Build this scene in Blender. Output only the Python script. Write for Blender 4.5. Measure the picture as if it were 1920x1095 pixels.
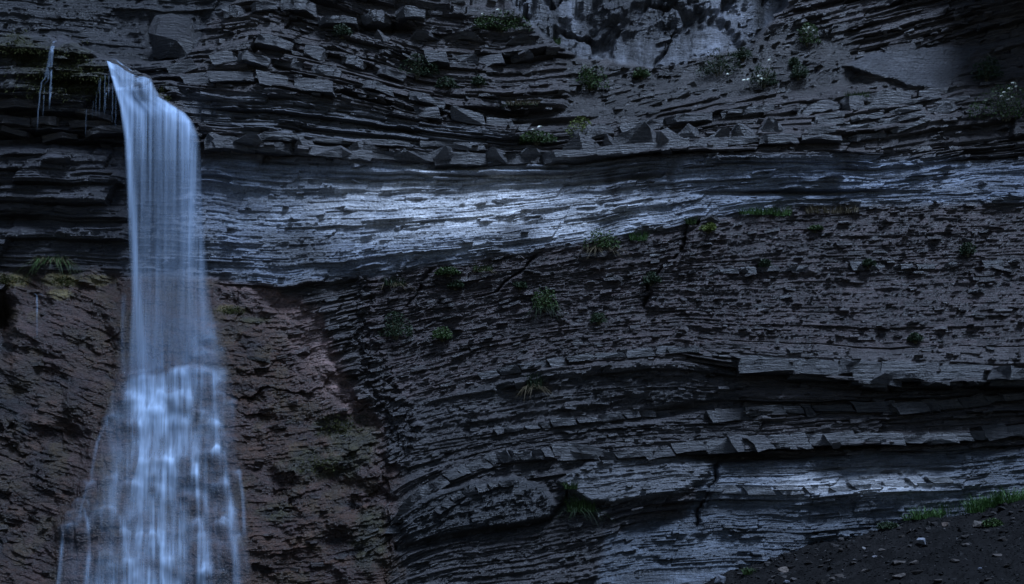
import bpy, bmesh, math, random
import numpy as np
from mathutils import Vector, Euler

# ------------------------------------------------------------------ clear
for o in list(bpy.data.objects):
    bpy.data.objects.remove(o, do_unlink=True)
scene = bpy.context.scene
C = scene.collection
rng = np.random.default_rng(7)
random.seed(7)

# ------------------------------------------------------------------ camera
PXM = 40.0            # pixels of the photograph per metre on the plane y = 0
D = 60.0              # metres from camera to that plane
ZC = 3.0              # camera height
cam_d = bpy.data.cameras.new('camera')
cam_d.sensor_fit = 'HORIZONTAL'
cam_d.sensor_width = 36.0
cam_d.lens = 36.0 * D / (1920 / PXM)
cam_d.shift_y = (1095 / PXM / 2 - ZC) / (1920 / PXM)
cam_d.clip_start = 0.1
cam_d.clip_end = 2000
cam = bpy.data.objects.new('camera', cam_d)
cam.location = (0, -D, ZC)
cam.rotation_euler = (math.radians(90), 0, 0)
C.objects.link(cam)
scene.camera = cam

# ------------------------------------------------------------------ light
SUN_EL, SUN_AZ = 64.0, 38.0      # elevation; azimuth from straight behind the camera towards the right
world = bpy.data.worlds.new('World')
scene.world = world
world.use_nodes = True
wn = world.node_tree
sky = wn.nodes.new('ShaderNodeTexSky')
sky.sky_type = 'NISHITA'
sky.sun_disc = False
sky.sun_elevation = math.radians(SUN_EL)
sky.sun_rotation = math.radians(180 - SUN_AZ)
sky.altitude = 1200
sky.ozone_density = 3.0
bg = wn.nodes['Background']
bg.inputs['Strength'].default_value = 0.022
wn.links.new(sky.outputs['Color'], bg.inputs['Color'])

sun_d = bpy.data.lights.new('sun', 'SUN')
sun_d.energy = 1.5
sun_d.angle = math.radians(20)
sun_d.color = (0.52, 0.69, 1.0)
sun = bpy.data.objects.new('sun', sun_d)
el, az = math.radians(SUN_EL), math.radians(SUN_AZ)
to_sun = Vector((math.sin(az) * math.cos(el), -math.cos(az) * math.cos(el), math.sin(el)))
sun.rotation_euler = to_sun.to_track_quat('Z', 'Y').to_euler()
sun.location = to_sun * 60
C.objects.link(sun)

vs = scene.view_settings
vs.view_transform = 'Standard'
vs.look = 'None'
vs.gamma = 1.0
vs.exposure = 1.95
vs.use_curve_mapping = False
try:
    scene.cycles.transparent_max_bounces = 24
except Exception:
    pass

# ------------------------------------------------------------------ helpers
def at(px, py, Y=0.0):
    """photograph pixel + distance behind the plane y = 0 -> world point"""
    f = (D + Y) / D
    return Vector(((px - 960) / PXM * f, Y, ZC + ((1095 - py) / PXM - ZC) * f))

def sstep(a, b, x):
    t = np.clip((x - a) / (b - a), 0, 1)
    return t * t * (3 - 2 * t)

_perm = {}
def _table(seed):
    if seed not in _perm:
        r = np.random.default_rng(1000 + seed)
        _perm[seed] = r.random((256, 256)).astype(np.float32)
    return _perm[seed]

def vnoise(x, y, seed=0):
    """smooth value noise, -1..1"""
    t = _table(seed)
    xi = np.floor(x); yi = np.floor(y)
    fx = (x - xi).astype(np.float32); fy = (y - yi).astype(np.float32)
    xi = xi.astype(np.int64); yi = yi.astype(np.int64)
    fx = fx * fx * fx * (fx * (fx * 6 - 15) + 10)
    fy = fy * fy * fy * (fy * (fy * 6 - 15) + 10)
    a = t[xi & 255, yi & 255]; b = t[(xi + 1) & 255, yi & 255]
    c = t[xi & 255, (yi + 1) & 255]; d = t[(xi + 1) & 255, (yi + 1) & 255]
    return ((a * (1 - fx) + b * fx) * (1 - fy) + (c * (1 - fx) + d * fx) * fy) * 2 - 1

def fbm(x, y, seed=0, octv=4, gain=0.5):
    s = 0; amp = 1; tot = 0
    for i in range(octv):
        s = s + amp * vnoise(x * 2 ** i + 17.3 * i, y * 2 ** i + 9.1 * i, seed + i)
        tot += amp; amp *= gain
    return s / tot

def voronoi(x, y, seed=0):
    """F1, F2-F1, random value of the cell, second random value, offset to its centre"""
    t = _table(seed); t2 = _table(seed + 50); t3 = _table(seed + 51); t4 = _table(seed + 52)
    xi = np.floor(x).astype(np.int64); yi = np.floor(y).astype(np.int64)
    f1 = np.full(x.shape, 9.0); f2 = np.full(x.shape, 9.0)
    r1 = np.zeros(x.shape); r2 = np.zeros(x.shape); ox = np.zeros(x.shape); oy = np.zeros(x.shape)
    for dx in (-1, 0, 1):
        for dy in (-1, 0, 1):
            cx = xi + dx; cy = yi + dy
            a = cx & 255; b = cy & 255
            ex = x - (cx + t[a, b]); ey = y - (cy + t2[a, b])
            d = np.maximum(np.abs(ex), np.abs(ey)) * 0.6 + 0.4 * np.hypot(ex, ey)
            near = d < f1
            f2 = np.where(near, f1, np.minimum(f2, d))
            r1 = np.where(near, t3[a, b], r1); r2 = np.where(near, t4[a, b], r2)
            ox = np.where(near, ex, ox); oy = np.where(near, ey, oy)
            f1 = np.where(near, d, f1)
    return f1, f2 - f1, r1, r2, ox, oy

def polymask(poly, x, y, soft):
    """1 inside a polygon, 0 outside, soft edge of the given width in pixels"""
    inside = np.zeros(x.shape, bool); dist = np.full(x.shape, 1e9)
    n = len(poly)
    for i in range(n):
        x0, y0 = poly[i]; x1, y1 = poly[(i + 1) % n]
        if y0 != y1:
            c = ((y0 > y) != (y1 > y)) & (x < (x1 - x0) * (y - y0) / (y1 - y0) + x0)
            inside ^= c
        ex, ey = x1 - x0, y1 - y0
        t = np.clip(((x - x0) * ex + (y - y0) * ey) / (ex * ex + ey * ey + 1e-9), 0, 1)
        dist = np.minimum(dist, (x - x0 - t * ex) ** 2 + (y - y0 - t * ey) ** 2)
    sd = np.sqrt(dist) * np.where(inside, 1, -1)
    return sstep(-soft, soft, sd)

def pl(x, pts):
    return np.interp(x, [p[0] for p in pts], [p[1] for p in pts])

def mix(a, b, t):
    return a + (b - a) * t

def tag(o, label=None, cat=None, group=None, kind=None):
    if label: o['label'] = label
    if cat: o['category'] = cat
    if group: o['group'] = group
    if kind: o['kind'] = kind
    return o

def mesh_np(name, verts, faces, mat, parent=None, attrs=None, smooth=False):
    """mesh object from numpy arrays; faces is an (n,3) or (n,4) array"""
    me = bpy.data.meshes.new(name)
    verts = np.asarray(verts, np.float32); faces = np.asarray(faces, np.int32)
    k = faces.shape[1]
    me.vertices.add(len(verts)); me.vertices.foreach_set('co', verts.ravel())
    me.loops.add(faces.size); me.loops.foreach_set('vertex_index', faces.ravel())
    me.polygons.add(len(faces))
    me.polygons.foreach_set('loop_start', np.arange(0, faces.size, k, dtype=np.int32))
    try:
        me.polygons.foreach_set('loop_total', np.full(len(faces), k, np.int32))
    except Exception:
        pass
    me.polygons.foreach_set('use_smooth', np.full(len(faces), smooth, bool))
    me.update(calc_edges=True)
    for nm, arr in (attrs or {}).items():
        arr = np.asarray(arr, np.float32)
        if arr.ndim == 2:
            a = me.attributes.new(nm, 'FLOAT_COLOR', 'POINT')
            full = np.ones((len(verts), 4), np.float32); full[:, :3] = arr
            a.data.foreach_set('color', full.ravel())
        else:
            a = me.attributes.new(nm, 'FLOAT', 'POINT')
            a.data.foreach_set('value', arr)
    me.materials.append(mat)
    o = bpy.data.objects.new(name, me)
    C.objects.link(o)
    if parent: o.parent = parent
    return o

def empty(name, loc):
    o = bpy.data.objects.new(name, None)
    o.empty_display_size = 0.3
    o.location = loc
    C.objects.link(o)
    return o

# ------------------------------------------------------------------ materials
def new_mat(name):
    m = bpy.data.materials.new(name); m.use_nodes = True
    nt = m.node_tree
    return m, nt, nt.nodes['Principled BSDF']

def noise_node(nt, scale, detail, vec, rough=0.6):
    n = nt.nodes.new('ShaderNodeTexNoise')
    n.inputs['Scale'].default_value = scale
    n.inputs['Detail'].default_value = detail
    n.inputs['Roughness'].default_value = rough
    nt.links.new(vec, n.inputs['Vector'])
    return n

def math_node(nt, op, a, b=None):
    n = nt.nodes.new('ShaderNodeMath'); n.operation = op
    for i, v in enumerate((a, b)):
        if v is None: continue
        if isinstance(v, (int, float)): n.inputs[i].default_value = v
        else: nt.links.new(v, n.inputs[i])
    return n.outputs[0]

def rock_material(name, rough, spec, bump_d, lam=6.0):
    """rock: colour from the tint attribute, grain and lamination as fine relief"""
    m, nt, b = new_mat(name)
    geo = nt.nodes.new('ShaderNodeNewGeometry')
    mp = nt.nodes.new('ShaderNodeMapping'); mp.inputs['Scale'].default_value = (0.6, 0.6, lam)
    nt.links.new(geo.outputs['Position'], mp.inputs['Vector'])
    lamn = noise_node(nt, 1.6, 7, mp.outputs['Vector'], 0.68)
    grain = noise_node(nt, 9.0, 6, geo.outputs['Position'], 0.7)
    patch = noise_node(nt, 0.7, 5, geo.outputs['Position'], 0.6)
    at_ = nt.nodes.new('ShaderNodeAttribute'); at_.attribute_name = 'tint'
    f = math_node(nt, 'MULTIPLY_ADD', lamn.outputs['Fac'], 1.5)
    f.node.inputs[2].default_value = 0.2
    g = math_node(nt, 'MULTIPLY_ADD', grain.outputs['Fac'], 2.4)
    g.node.inputs[2].default_value = -0.2
    p = math_node(nt, 'MULTIPLY_ADD', patch.outputs['Fac'], 1.2)
    p.node.inputs[2].default_value = 0.4
    fac = math_node(nt, 'MULTIPLY', math_node(nt, 'MULTIPLY', f, g), p)
    vm = nt.nodes.new('ShaderNodeVectorMath'); vm.operation = 'SCALE'
    nt.links.new(at_.outputs['Color'], vm.inputs[0]); nt.links.new(fac, vm.inputs['Scale'])
    nt.links.new(vm.outputs[0], b.inputs['Base Color'])
    b.inputs['Specular IOR Level'].default_value = spec
    r = math_node(nt, 'MULTIPLY_ADD', patch.outputs['Fac'], 0.35)
    r.node.inputs[2].default_value = rough - 0.17
    nt.links.new(r, b.inputs['Roughness'])
    h = math_node(nt, 'ADD', math_node(nt, 'MULTIPLY', lamn.outputs['Fac'], 1.0), math_node(nt, 'MULTIPLY', grain.outputs['Fac'], 0.45))
    bp = nt.nodes.new('ShaderNodeBump')
    bp.inputs['Strength'].default_value = 1.0
    bp.inputs['Distance'].default_value = bump_d
    nt.links.new(h, bp.inputs['Height'])
    nt.links.new(bp.outputs['Normal'], b.inputs['Normal'])
    return m

M_ROCK = rock_material('bedded_rock', 0.40, 0.8, 0.30, 6.0)
M_TUFA = rock_material('wet_brown_rock', 0.38, 0.6, 0.22, 2.6)
M_SOIL = rock_material('dark_scree', 0.8, 0.12, 0.16, 1.0)

def leaf_material(name, col, col2, rough=0.6):
    m, nt, b = new_mat(name)
    oi = nt.nodes.new('ShaderNodeNewGeometry')
    n = noise_node(nt, 9.0, 3, oi.outputs['Position'])
    mx = nt.nodes.new('ShaderNodeMix'); mx.data_type = 'RGBA'
    mx.inputs[6].default_value = (*col, 1); mx.inputs[7].default_value = (*col2, 1)
    nt.links.new(n.outputs['Fac'], mx.inputs[0])
    nt.links.new(mx.outputs[2], b.inputs['Base Color'])
    b.inputs['Roughness'].default_value = rough
    b.inputs['Specular IOR Level'].default_value = 0.25
    return m

M_LEAF = leaf_material('green_leaves', (0.02, 0.038, 0.012), (0.05, 0.088, 0.022))
M_LEAF_DARK = leaf_material('dark_leaves', (0.012, 0.022, 0.012), (0.03, 0.05, 0.02))
M_LEAF_YEL = leaf_material('yellow_green_leaves', (0.06, 0.085, 0.015), (0.12, 0.15, 0.03))
M_GRASS = leaf_material('fresh_grass', (0.035, 0.08, 0.02), (0.075, 0.15, 0.04))
M_DRY = leaf_material('dry_grass', (0.075, 0.06, 0.035), (0.15, 0.12, 0.07))
M_STEM = leaf_material('plant_stem', (0.05, 0.045, 0.025), (0.09, 0.08, 0.04))
M_FLOWER = leaf_material('white_flowers', (0.5, 0.52, 0.42), (0.75, 0.77, 0.68))
M_MOSS = leaf_material('moss', (0.012, 0.018, 0.004), (0.045, 0.045, 0.008), 0.9)

def water_material(name, col, gain, streak):
    m, nt, b = new_mat(name)
    out = nt.nodes['Material Output']
    geo = nt.nodes.new('ShaderNodeNewGeometry')
    mp = nt.nodes.new('ShaderNodeMapping'); mp.inputs['Scale'].default_value = (9.0, 2.0, 0.16)
    nt.links.new(geo.outputs['Position'], mp.inputs['Vector'])
    n = noise_node(nt, 1.0, 6, mp.outputs['Vector'], 0.62)
    at_ = nt.nodes.new('ShaderNodeAttribute'); at_.attribute_name = 'flow'
    s = math_node(nt, 'MULTIPLY_ADD', n.outputs['Fac'], streak)
    s.node.inputs[2].default_value = 1.0 - streak * 0.5
    a = math_node(nt, 'MULTIPLY', math_node(nt, 'MULTIPLY', at_.outputs['Fac'], s), gain)
    a.node.use_clamp = True
    dif = nt.nodes.new('ShaderNodeBsdfDiffuse'); dif.inputs['Color'].default_value = (*col, 1)
    trl = nt.nodes.new('ShaderNodeBsdfTranslucent'); trl.inputs['Color'].default_value = (*col, 1)
    up = nt.nodes.new('ShaderNodeMixShader'); up.inputs[0].default_value = 0.35
    nt.links.new(dif.outputs[0], up.inputs[1]); nt.links.new(trl.outputs[0], up.inputs[2])
    tr = nt.nodes.new('ShaderNodeBsdfTransparent')
    mx = nt.nodes.new('ShaderNodeMixShader')
    nt.links.new(a, mx.inputs[0]); nt.links.new(tr.outputs[0], mx.inputs[1]); nt.links.new(up.outputs[0], mx.inputs[2])
    nt.links.new(mx.outputs[0], out.inputs['Surface'])
    nt.nodes.remove(b)
    return m

M_WATER = water_material('falling_water', (0.54, 0.69, 0.90), 1.0, 1.0)

# ================================================================== CLIFF
def spaced(lo, hi, fine_lo, fine_hi, fine, coarse):
    a = np.arange(lo, fine_lo, coarse); b = np.arange(fine_lo, fine_hi, fine); c = np.arange(fine_hi, hi + 1, coarse)
    return np.concatenate([a, b, c])

XS = spaced(-300, 2220, -20, 1940, 1.75, 7.0)
# horizons of the folded beds, top to bottom (photograph pixels)
HZ = [
    [(-300, -250), (2220, -250)],
    [(-300, -40), (230, 0), (330, 10), (480, -10), (640, 30), (800, 80), (950, 95), (1100, 80), (1300, 40), (1500, 0), (1700, -40), (1920, -90), (2220, -150)],
    [(-300, 60), (230, 90), (330, 100), (480, 75), (640, 110), (800, 160), (950, 180), (1100, 165), (1300, 120), (1500, 80), (1700, 35), (1920, -20), (2220, -80)],
    [(-300, 150), (230, 180), (320, 170), (550, 187), (800, 228), (950, 247), (1100, 237), (1300, 192), (1500, 155), (1700, 112), (1920, 60), (2220, 0)],
    [(-300, 270), (230, 270), (380, 268), (500, 280), (700, 296), (870, 302), (1040, 300), (1200, 290), (1350, 284), (1500, 286), (1650, 290), (1800, 268), (1920, 255), (2220, 240)],
    [(-300, 500), (230, 520), (390, 530), (520, 535), (700, 512), (1000, 470), (1100, 452), (1300, 412), (1500, 388), (1920, 372), (2220, 365)],
    [(-300, 640), (390, 640), (520, 650), (700, 600), (1000, 545), (1290, 520), (1600, 508), (1920, 490), (2220, 480)],
    [(-300, 800), (390, 800), (700, 770), (850, 725), (1050, 692), (1280, 672), (1380, 690), (1600, 715), (1920, 722), (2220, 725)],
    [(-300, 900), (390, 880), (700, 880), (760, 850), (900, 825), (1050, 802), (1200, 788), (1400, 782), (1600, 768), (1920, 752), (2220, 740)],
    [(-300, 1000), (600, 1000), (700, 1000), (735, 975), (765, 945), (830, 905), (940, 870), (1050, 857), (1150, 862), (1300, 850), (1400, 842), (1550, 834), (1700, 831), (1920, 816), (2220, 800)],
    [(-300, 1090), (700, 1080), (760, 1035), (850, 1005), (1000, 985), (1100, 962), (1200, 935), (1350, 918), (1500, 920), (1640, 908), (1800, 902), (1920, 888), (2220, 870)],
    [(-300, 1300), (2220, 1300)],
]
NH = len(HZ)
ker = np.hanning(61); ker /= ker.sum()
Hc = []
for h in HZ:
    xx = np.arange(-400, 2321)
    yy = pl(xx, h)
    yy = np.convolve(np.pad(yy, 30, mode='edge'), ker, mode='valid')
    Hc.append(np.interp(XS, xx, yy))
Hc = np.array(Hc)                                   # horizon, column
# depth in metres at each horizon (positive = farther than the plane y = 0)
CX = [-300, 60, 230, 380, 520, 720, 1000, 1300, 1600, 1800, 1920, 2220]
DEP = [
    [5, 5, 5, 4, 3, 3, 4, 7, 5, 3, -2, -5],
    [4.5, 4.5, 4.5, 3.5, 2.2, 2.2, 3.2, 6.0, 5, 3.4, -0.8, -3],
    [4, 4, 4, 2.0, 1.2, 1.4, 2.0, 4.5, 4, 3.5, 0.5, -1],
    [3.2, 3.0, 2.6, 0.6, 0.6, 0.6, 0.9, 1.8, 2.4, 3.2, 2.6, 1],
    [-0.4, -0.3, -0.2, 0, -0.1, -0.2, -0.2, -0.7, -0.4, 0.3, 0.4, 0],
    [-0.2, 0.2, 0.4, 0.2, 0.0, -0.3, -0.4, -0.5, -0.6, -0.8, -0.8, -1],
    [-1.5, -1.2, -1.0, -0.8, -0.6, -0.7, -0.9, -1.1, -1.4, -1.5, -1.6, -2],
    [-2.8, -2.4, -2.2, -1.9, -1.6, -1.4, -1.8, -2.4, -3.1, -3.3, -3.4, -3.6],
    [-3.6, -3.2, -3.0, -2.7, -2.4, -1.9, -2.1, -2.2, -2.6, -2.7, -2.8, -3],
    [-4.4, -4.0, -3.8, -3.5, -3.1, -2.4, -2.6, -2.7, -2.9, -3.0, -3.1, -3.4],
    [-5, -4.6, -4.4, -4.1, -3.6, -2.9, -2.8, -2.8, -3.1, -3.3, -3.4, -3.8],
    [-6.5, -6, -5.8, -5.4, -4.8, -3.8, -3.9, -4.2, -4.6, -4.8, -5, -5.2],
]
DEPc = np.array([np.convolve(np.pad(np.interp(np.arange(-400, 2321), CX, d), 60, mode='edge'),
                             np.hanning(121) / np.hanning(121).sum(), mode='valid') for d in DEP])
DEPc = np.array([np.interp(XS, np.arange(-400, 2321), d) for d in DEPc])

# rows: stratigraphic height s (pixels averaged over the picture), finer inside the frame
hmean = Hc[:, (XS > 0) & (XS < 1920)].mean(1)
rows = spaced(hmean[0], hmean[-1], -30, 1110, 1.7, 7.0)
V = np.interp(rows, hmean, np.arange(NH))            # horizon coordinate of every row
k0 = np.clip(np.floor(V).astype(int), 0, NH - 2); kt = (V - k0)[:, None]
PY = Hc[k0] * (1 - kt) + Hc[k0 + 1] * kt
ktS = kt * kt * (3 - 2 * kt) * 0.5 + kt * 0.5
Y0 = DEPc[k0] * (1 - ktS) + DEPc[k0 + 1] * ktS
PX = np.broadcast_to(XS[None, :], PY.shape).copy()
SS = np.broadcast_to(rows[:, None], PY.shape).copy()
VV = np.broadcast_to(V[:, None], PY.shape).copy()
PY = PY + 5.0 * fbm(PX / 170, SS / 90, 3, 3) + 2.0 * vnoise(PX / 45, SS / 40, 5)
print('grid', PY.shape, PY.size)

# wobbling copies of the coordinates for ragged outlines
WX = PX + 14 * fbm(PX / 45, PY / 45, 11, 4); WY = PY + 10 * fbm(PX / 45, PY / 45, 15, 4)

# ---- regions
m_mound = polymask([(-600, 508), (60, 512), (230, 515), (400, 527), (530, 540), (600, 600), (650, 680), (700, 770), (733, 870), (738, 960), (732, 1500), (-600, 1500)], PX + 2.2 * (WX - PX), PY + 1.6 * (WY - PY), 16)
m_face = polymask([(236, 300), (700, 306), (1040, 312), (1300, 300), (1920, 300), (2400, 300), (2400, 372), (1500, 385), (1300, 412), (1100, 450), (1000, 470), (700, 512), (520, 535), (236, 530)], WX, WY, 10)
m_low = polymask([(1335, 872), (1600, 852), (2400, 830), (2400, 1500), (1080, 1500), (1130, 1000), (1280, 965)], WX, WY, 10)
m_rub = polymask([(690, 515), (1000, 472), (1100, 455), (1300, 414), (1500, 388), (2400, 372), (2400, 655), (1390, 655), (1000, 690), (760, 760), (690, 640)], WX, WY, 9)
m_wall = polymask([(940, -400), (955, 5), (1000, 55), (1075, 105), (1150, 112), (1250, 132), (1300, 118), (1400, 90), (1440, 50), (1480, 0), (1500, -400)], WX * 0.6 + PX * 0.4, WY, 5)
m_back = polymask([(-600, -400), (-600, 62), (60, 66), (120, 72), (205, 112), (250, 122), (300, 118), (345, 112), (370, 90), (395, 40), (450, -5), (480, -400)], WX * 0.5 + PX * 0.5, WY * 0.5 + PY * 0.5, 4)
m_slab = polymask([(1582, 120), (1640, 98), (1740, 86), (1835, 88), (1800, 130), (1765, 170), (1700, 160), (1640, 145)], WX * 0.5 + PX * 0.5, WY * 0.5 + PY * 0.5, 6)
m_scr = polymask([(1060, 112), (1250, 135), (1320, 120), (1480, 40), (1600, 60), (1585, 125), (1640, 160), (1500, 175), (1300, 190), (1180, 230), (1060, 215)], WX, WY, 12)
m_lens = polymask([(748, 965), (800, 930), (880, 905), (960, 895), (1020, 912), (1040, 945), (1030, 970), (960, 985), (860, 1000), (770, 1020)], WX * 0.4 + PX * 0.6, WY * 0.4 + PY * 0.6, 6)
m_bulge = polymask([(1050, 905), (1100, 870), (1180, 852), (1290, 858), (1335, 868), (1320, 900), (1270, 925), (1200, 935), (1110, 945)], WX * 0.4 + PX * 0.6, WY * 0.4 + PY * 0.6, 7)
m_lowmid = polymask([(735, 760), (1000, 700), (1390, 690), (1390, 860), (1130, 1000), (1080, 1500), (732, 1500)], WX, WY, 10)
m_lam = polymask([(335, 168), (560, 186), (800, 232), (960, 252), (1010, 272), (870, 284), (640, 270), (420, 246), (350, 215)], WX, WY, 8)
m_joint = polymask([(680, 520), (720, 520), (700, 600), (730, 680), (790, 800), (745, 900), (735, 860), (690, 740), (670, 640)], WX, WY, 10)

# ---- lip of the left outcrop (top edge) and its overhanging underside
Tlip = pl(PX, [(-300, 58), (40, 68), (110, 73), (170, 95), (203, 112), (240, 130), (283, 148), (297, 178), (345, 208), (368, 240), (378, 262), (400, 268)])
sd = PY - Tlip - 3 * vnoise(PX / 18, PY * 0, 21)
side = 1 - sstep(366, 384, PX + 3 * vnoise(PY / 12, PX * 0, 23))
out_d = -1.0 + 0.9 * np.exp(-np.clip(sd, 0, None) / 16.0) + 0.35 * fbm(PX / 50, PY / 40, 25, 4)
under = sstep(165, 215, PY + 12 * fbm(PX / 60, PX * 0, 29, 2)) * (1 - sstep(240, 300, PX) * 0.6)
out_d = out_d + 0.8 * under
wout = sstep(-2, 3, sd) * side * (1 - sstep(268, 285, PY))
Y0 = mix(Y0, out_d, wout)

# ---- big steps and overhangs
t45 = np.clip(VV - 4, 0, 1) * (VV >= 4)
under_row = (VV >= 4.0) * (VV < 5)
Y0 += under_row * (1 - m_mound) * (0.12 * np.clip(1 - t45 * 1.15, 0, 1) + 0.0 * np.exp(-((PY - 330) / 25) ** 2))
Y0 += under_row * 0.45 * sstep(1040, 1110, PX) * (1 - sstep(1480, 1560, PX)) * np.exp(-t45 * 14)
t78 = np.clip(VV - 7, 0, 1)
Y0 += (VV >= 7) * (VV < 8) * sstep(1240, 1400, PX) * 0.55 * (1 - t78) ** 1.3
Y0 -= (VV >= 6.7) * (VV < 7) * sstep(1330, 1420, PX) * 0.35
t9 = np.clip(VV - 9, 0, 2)
Y0 += (VV >= 9) * sstep(1130, 1180, PX) * (0.42 * np.exp(-t9 * 2.2) + 0.5 * np.exp(-t9 * 14) * sstep(1300, 1340, PX) * (1 - sstep(1480, 1700, PX)))
Y0 += m_wall * 2.2 + m_back * 0.8
lean_a = np.exp(-((PX - 890) / 400) ** 2) * np.interp(PY, [300, 335, 445, 500, 540], [0, 0.45, -0.50, -0.42, -0.1])
lean_b = np.exp(-((PX - 1610) / 230) ** 2) * np.interp(PY, [862, 880, 922, 950, 980], [0, 0.25, -0.35, -0.1, 0])
Y0 += lean_a * (1 - m_mound) + lean_b  # beds leaned back so the two bright patches catch more light
Y0 -= m_slab * 0.5 * (1 + 0.6 * vnoise(PX / 90, PY / 60, 31))
# dark slot under the beds right of the fold, slit in the middle of the right slope
slot = np.exp(-(((PX - 1255) / 75) ** 2 + ((PY - 772 + (PX - 1255) * 0.18) / 9) ** 2))
Y0 += 0.9 * slot
slot2 = np.exp(-(((PX - 1500) / 150) ** 2 + ((PY - 363) / 4.5) ** 2)) * 0.8 + np.exp(-(((PX - 1420) / 120) ** 2 + ((PY - 858) / 7) ** 2)) * 1.0
slot2 += np.exp(-(((PX - 40) / 110) ** 2 + ((PY - 262) / 12) ** 2)) * 1.1 + np.exp(-(((PX - 190) / 70) ** 2 + ((PY - 275) / 6) ** 2)) * 0.9
slot2 += np.exp(-(((PX - 40) / 55) ** 2 + ((PY - 415) / 13) ** 2)) * 1.0 + np.exp(-(((PX - 5) / 18) ** 2 + ((PY - 610) / 60) ** 2)) * 2.0
slot2 += np.exp(-(((PX - 715) / 60) ** 2 + ((PY - 55) / 12) ** 2)) * 1.0 + np.exp(-(((PX - 960) / 70) ** 2 + ((PY - 220) / 14) ** 2)) * 1.2
Y0 += slot2
# boulder leaning on the back wall
Y0 += 0.9 * np.exp(-(((PX - 284) / 9) ** 2 + ((PY - 78) / 34) ** 2)) + 1.0 * np.exp(-(((PX - 385) / 25) ** 2 + ((PY - 60) / 45) ** 2))
# fold core and its rims
Y0 -= m_lens * (0.40 + 0.2 * np.clip((1000 - PY) / 60, -1, 1)) + m_bulge * (0.38 + 0.25 * np.clip((PY - 860) / 60, -1, 1))
rim = np.exp(-((PY - pl(PX, [(740, 1030), (860, 1004), (960, 992), (1030, 975), (1060, 940), (1070, 900)])) / 7) ** 2) * (PX > 740) * (PX < 1065)
Y0 += 0.5 * rim
cave = np.exp(-(((PX - 1225) / 48) ** 2 + ((PY - 985 + (PX - 1225) * 0.45 + 12 * fbm(PX / 30, PY / 30, 59, 3)) / 10) ** 2)) * 0.7
Y0 += cave
# diagonal joints cutting the slope
def joint(pts, w, depth, off):
    global Y0
    xs = pl(PY, [(p[1], p[0]) for p in pts]) + 16 * fbm(PY / 34, PX / 60, 41, 4)
    inb = sstep(pts[0][1] - 6, pts[0][1] + 4, PY) * (1 - sstep(pts[-1][1] - 8, pts[-1][1] + 6, PY))
    Y0 += depth * np.exp(-((PX - xs) / w) ** 2) * inb
    Y0 -= off * inb * np.exp(-np.clip(PX - xs, 0, None) / 60) * (PX > xs)
joint([(1310, 412), (1292, 440), (1285, 470), (1222, 525), (1205, 580)], 5, 0.5, 0.5)
joint([(1010, 480), (955, 525), (935, 548), (890, 560)], 4, 0.4, 0.25)
joint([(815, 505), (780, 545), (760, 580)], 4, 0.35, 0.2)
joint([(668, 515), (672, 560), (690, 640), (685, 690), (730, 760), (745, 830), (722, 890), (728, 1000), (735, 1200)], 14, 0.10, 0.15)
joint([(1340, 868), (1335, 900), (1310, 950), (1300, 990)], 5, 0.5, 0.2)

# ---- bedded relief
def beds(tmin, tmax, lmin, lmax, seed, power=2.0, tiltamp=0.0, slant=0.5):
    """slabs bed by bed: protrusion 0..1, edge groove 0..1, random value of the slab"""
    r = np.random.default_rng(seed)
    prot = np.zeros(PY.shape, np.float32); grv = np.zeros(PY.shape, np.float32); rv = np.zeros(PY.shape, np.float32)
    s = rows[0]
    wob = 6 * vnoise(XS / 30, XS * 0, seed % 40)
    while s < rows[-1]:
        th = math.exp(r.uniform(math.log(tmin), math.log(tmax)))
        i0, i1 = np.searchsorted(rows, [s, s + th])
        s0 = s; s += th
        if i1 <= i0: continue
        n = int(2700 / lmin) + 3
        lens = np.exp(r.uniform(math.log(lmin), math.log(lmax), n)) * (0.6 + th / (tmin + tmax))
        br = -320 + np.cumsum(lens) - r.uniform(0, lens[0])
        pr = r.random(len(br) + 1) ** power; tl = r.uniform(-1, 1, len(br) + 1); rr = r.random(len(br) + 1)
        layer = r.uniform(-0.25, 0.25)
        tt = (rows[i0:i1] - s0) / th
        xq = XS[None, :] + wob[None, :] + slant * th * (tt[:, None] - 0.5)
        ci = np.searchsorted(br, xq.ravel()).reshape(xq.shape)
        left = np.concatenate([[-400], br])[ci]; right = np.concatenate([br, [3000]])[ci]
        fx = np.clip((xq - left) / (right - left), 0, 1)
        edge = np.minimum(xq - left, right - xq)
        prot[i0:i1] = pr[ci] + layer + tiltamp * tl[ci] * (fx - 0.5) - 0.6 * (1 - tt[:, None]) ** 2.5 * np.clip(pr[ci] + 0.3, 0, 1)
        grv[i0:i1] = np.maximum(np.exp(-edge / 1.6), np.exp(-np.minimum(tt, 1 - tt)[:, None] * th / 1.1) * 0.8)
        rv[i0:i1] = rr[ci]
    return prot, grv, rv

pA, gA, rA = beds(18, 46, 70, 300, 101, 1.6, 0.7, 0.6)
pB, gB, rB = beds(7, 17, 45, 300, 102, 2.0, 0.8, 0.8)
pC, gC, rC = beds(3.4, 7, 26, 200, 103, 1.6, 0.6, 0.6)
pD, gD, rD = beds(3.0, 5.5, 9, 70, 104, 2.0, 0.8, 0.6)
calm = 0.5 + 0.5 * fbm(PX / 120, SS / 40, 61, 3)        # where the bedding is strong or weak
busy = sstep(-0.25, 0.35, fbm(PX / 90, SS / 30, 65, 3))
d_thin = 0.60 * pA + 0.40 * pB * (0.4 + busy) + 0.15 * pC - 0.10 * gA - 0.10 * gB * busy - 0.04 * gC
f1, f21, q1, q2, ox, oy = voronoi(PX / 21 + 0.4 * vnoise(PX / 30, PY / 30, 71), SS / 9.5, 73)
g1, g21, u1, u2, ux, uy = voronoi(PX / 11, SS / 5.0, 77)
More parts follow.
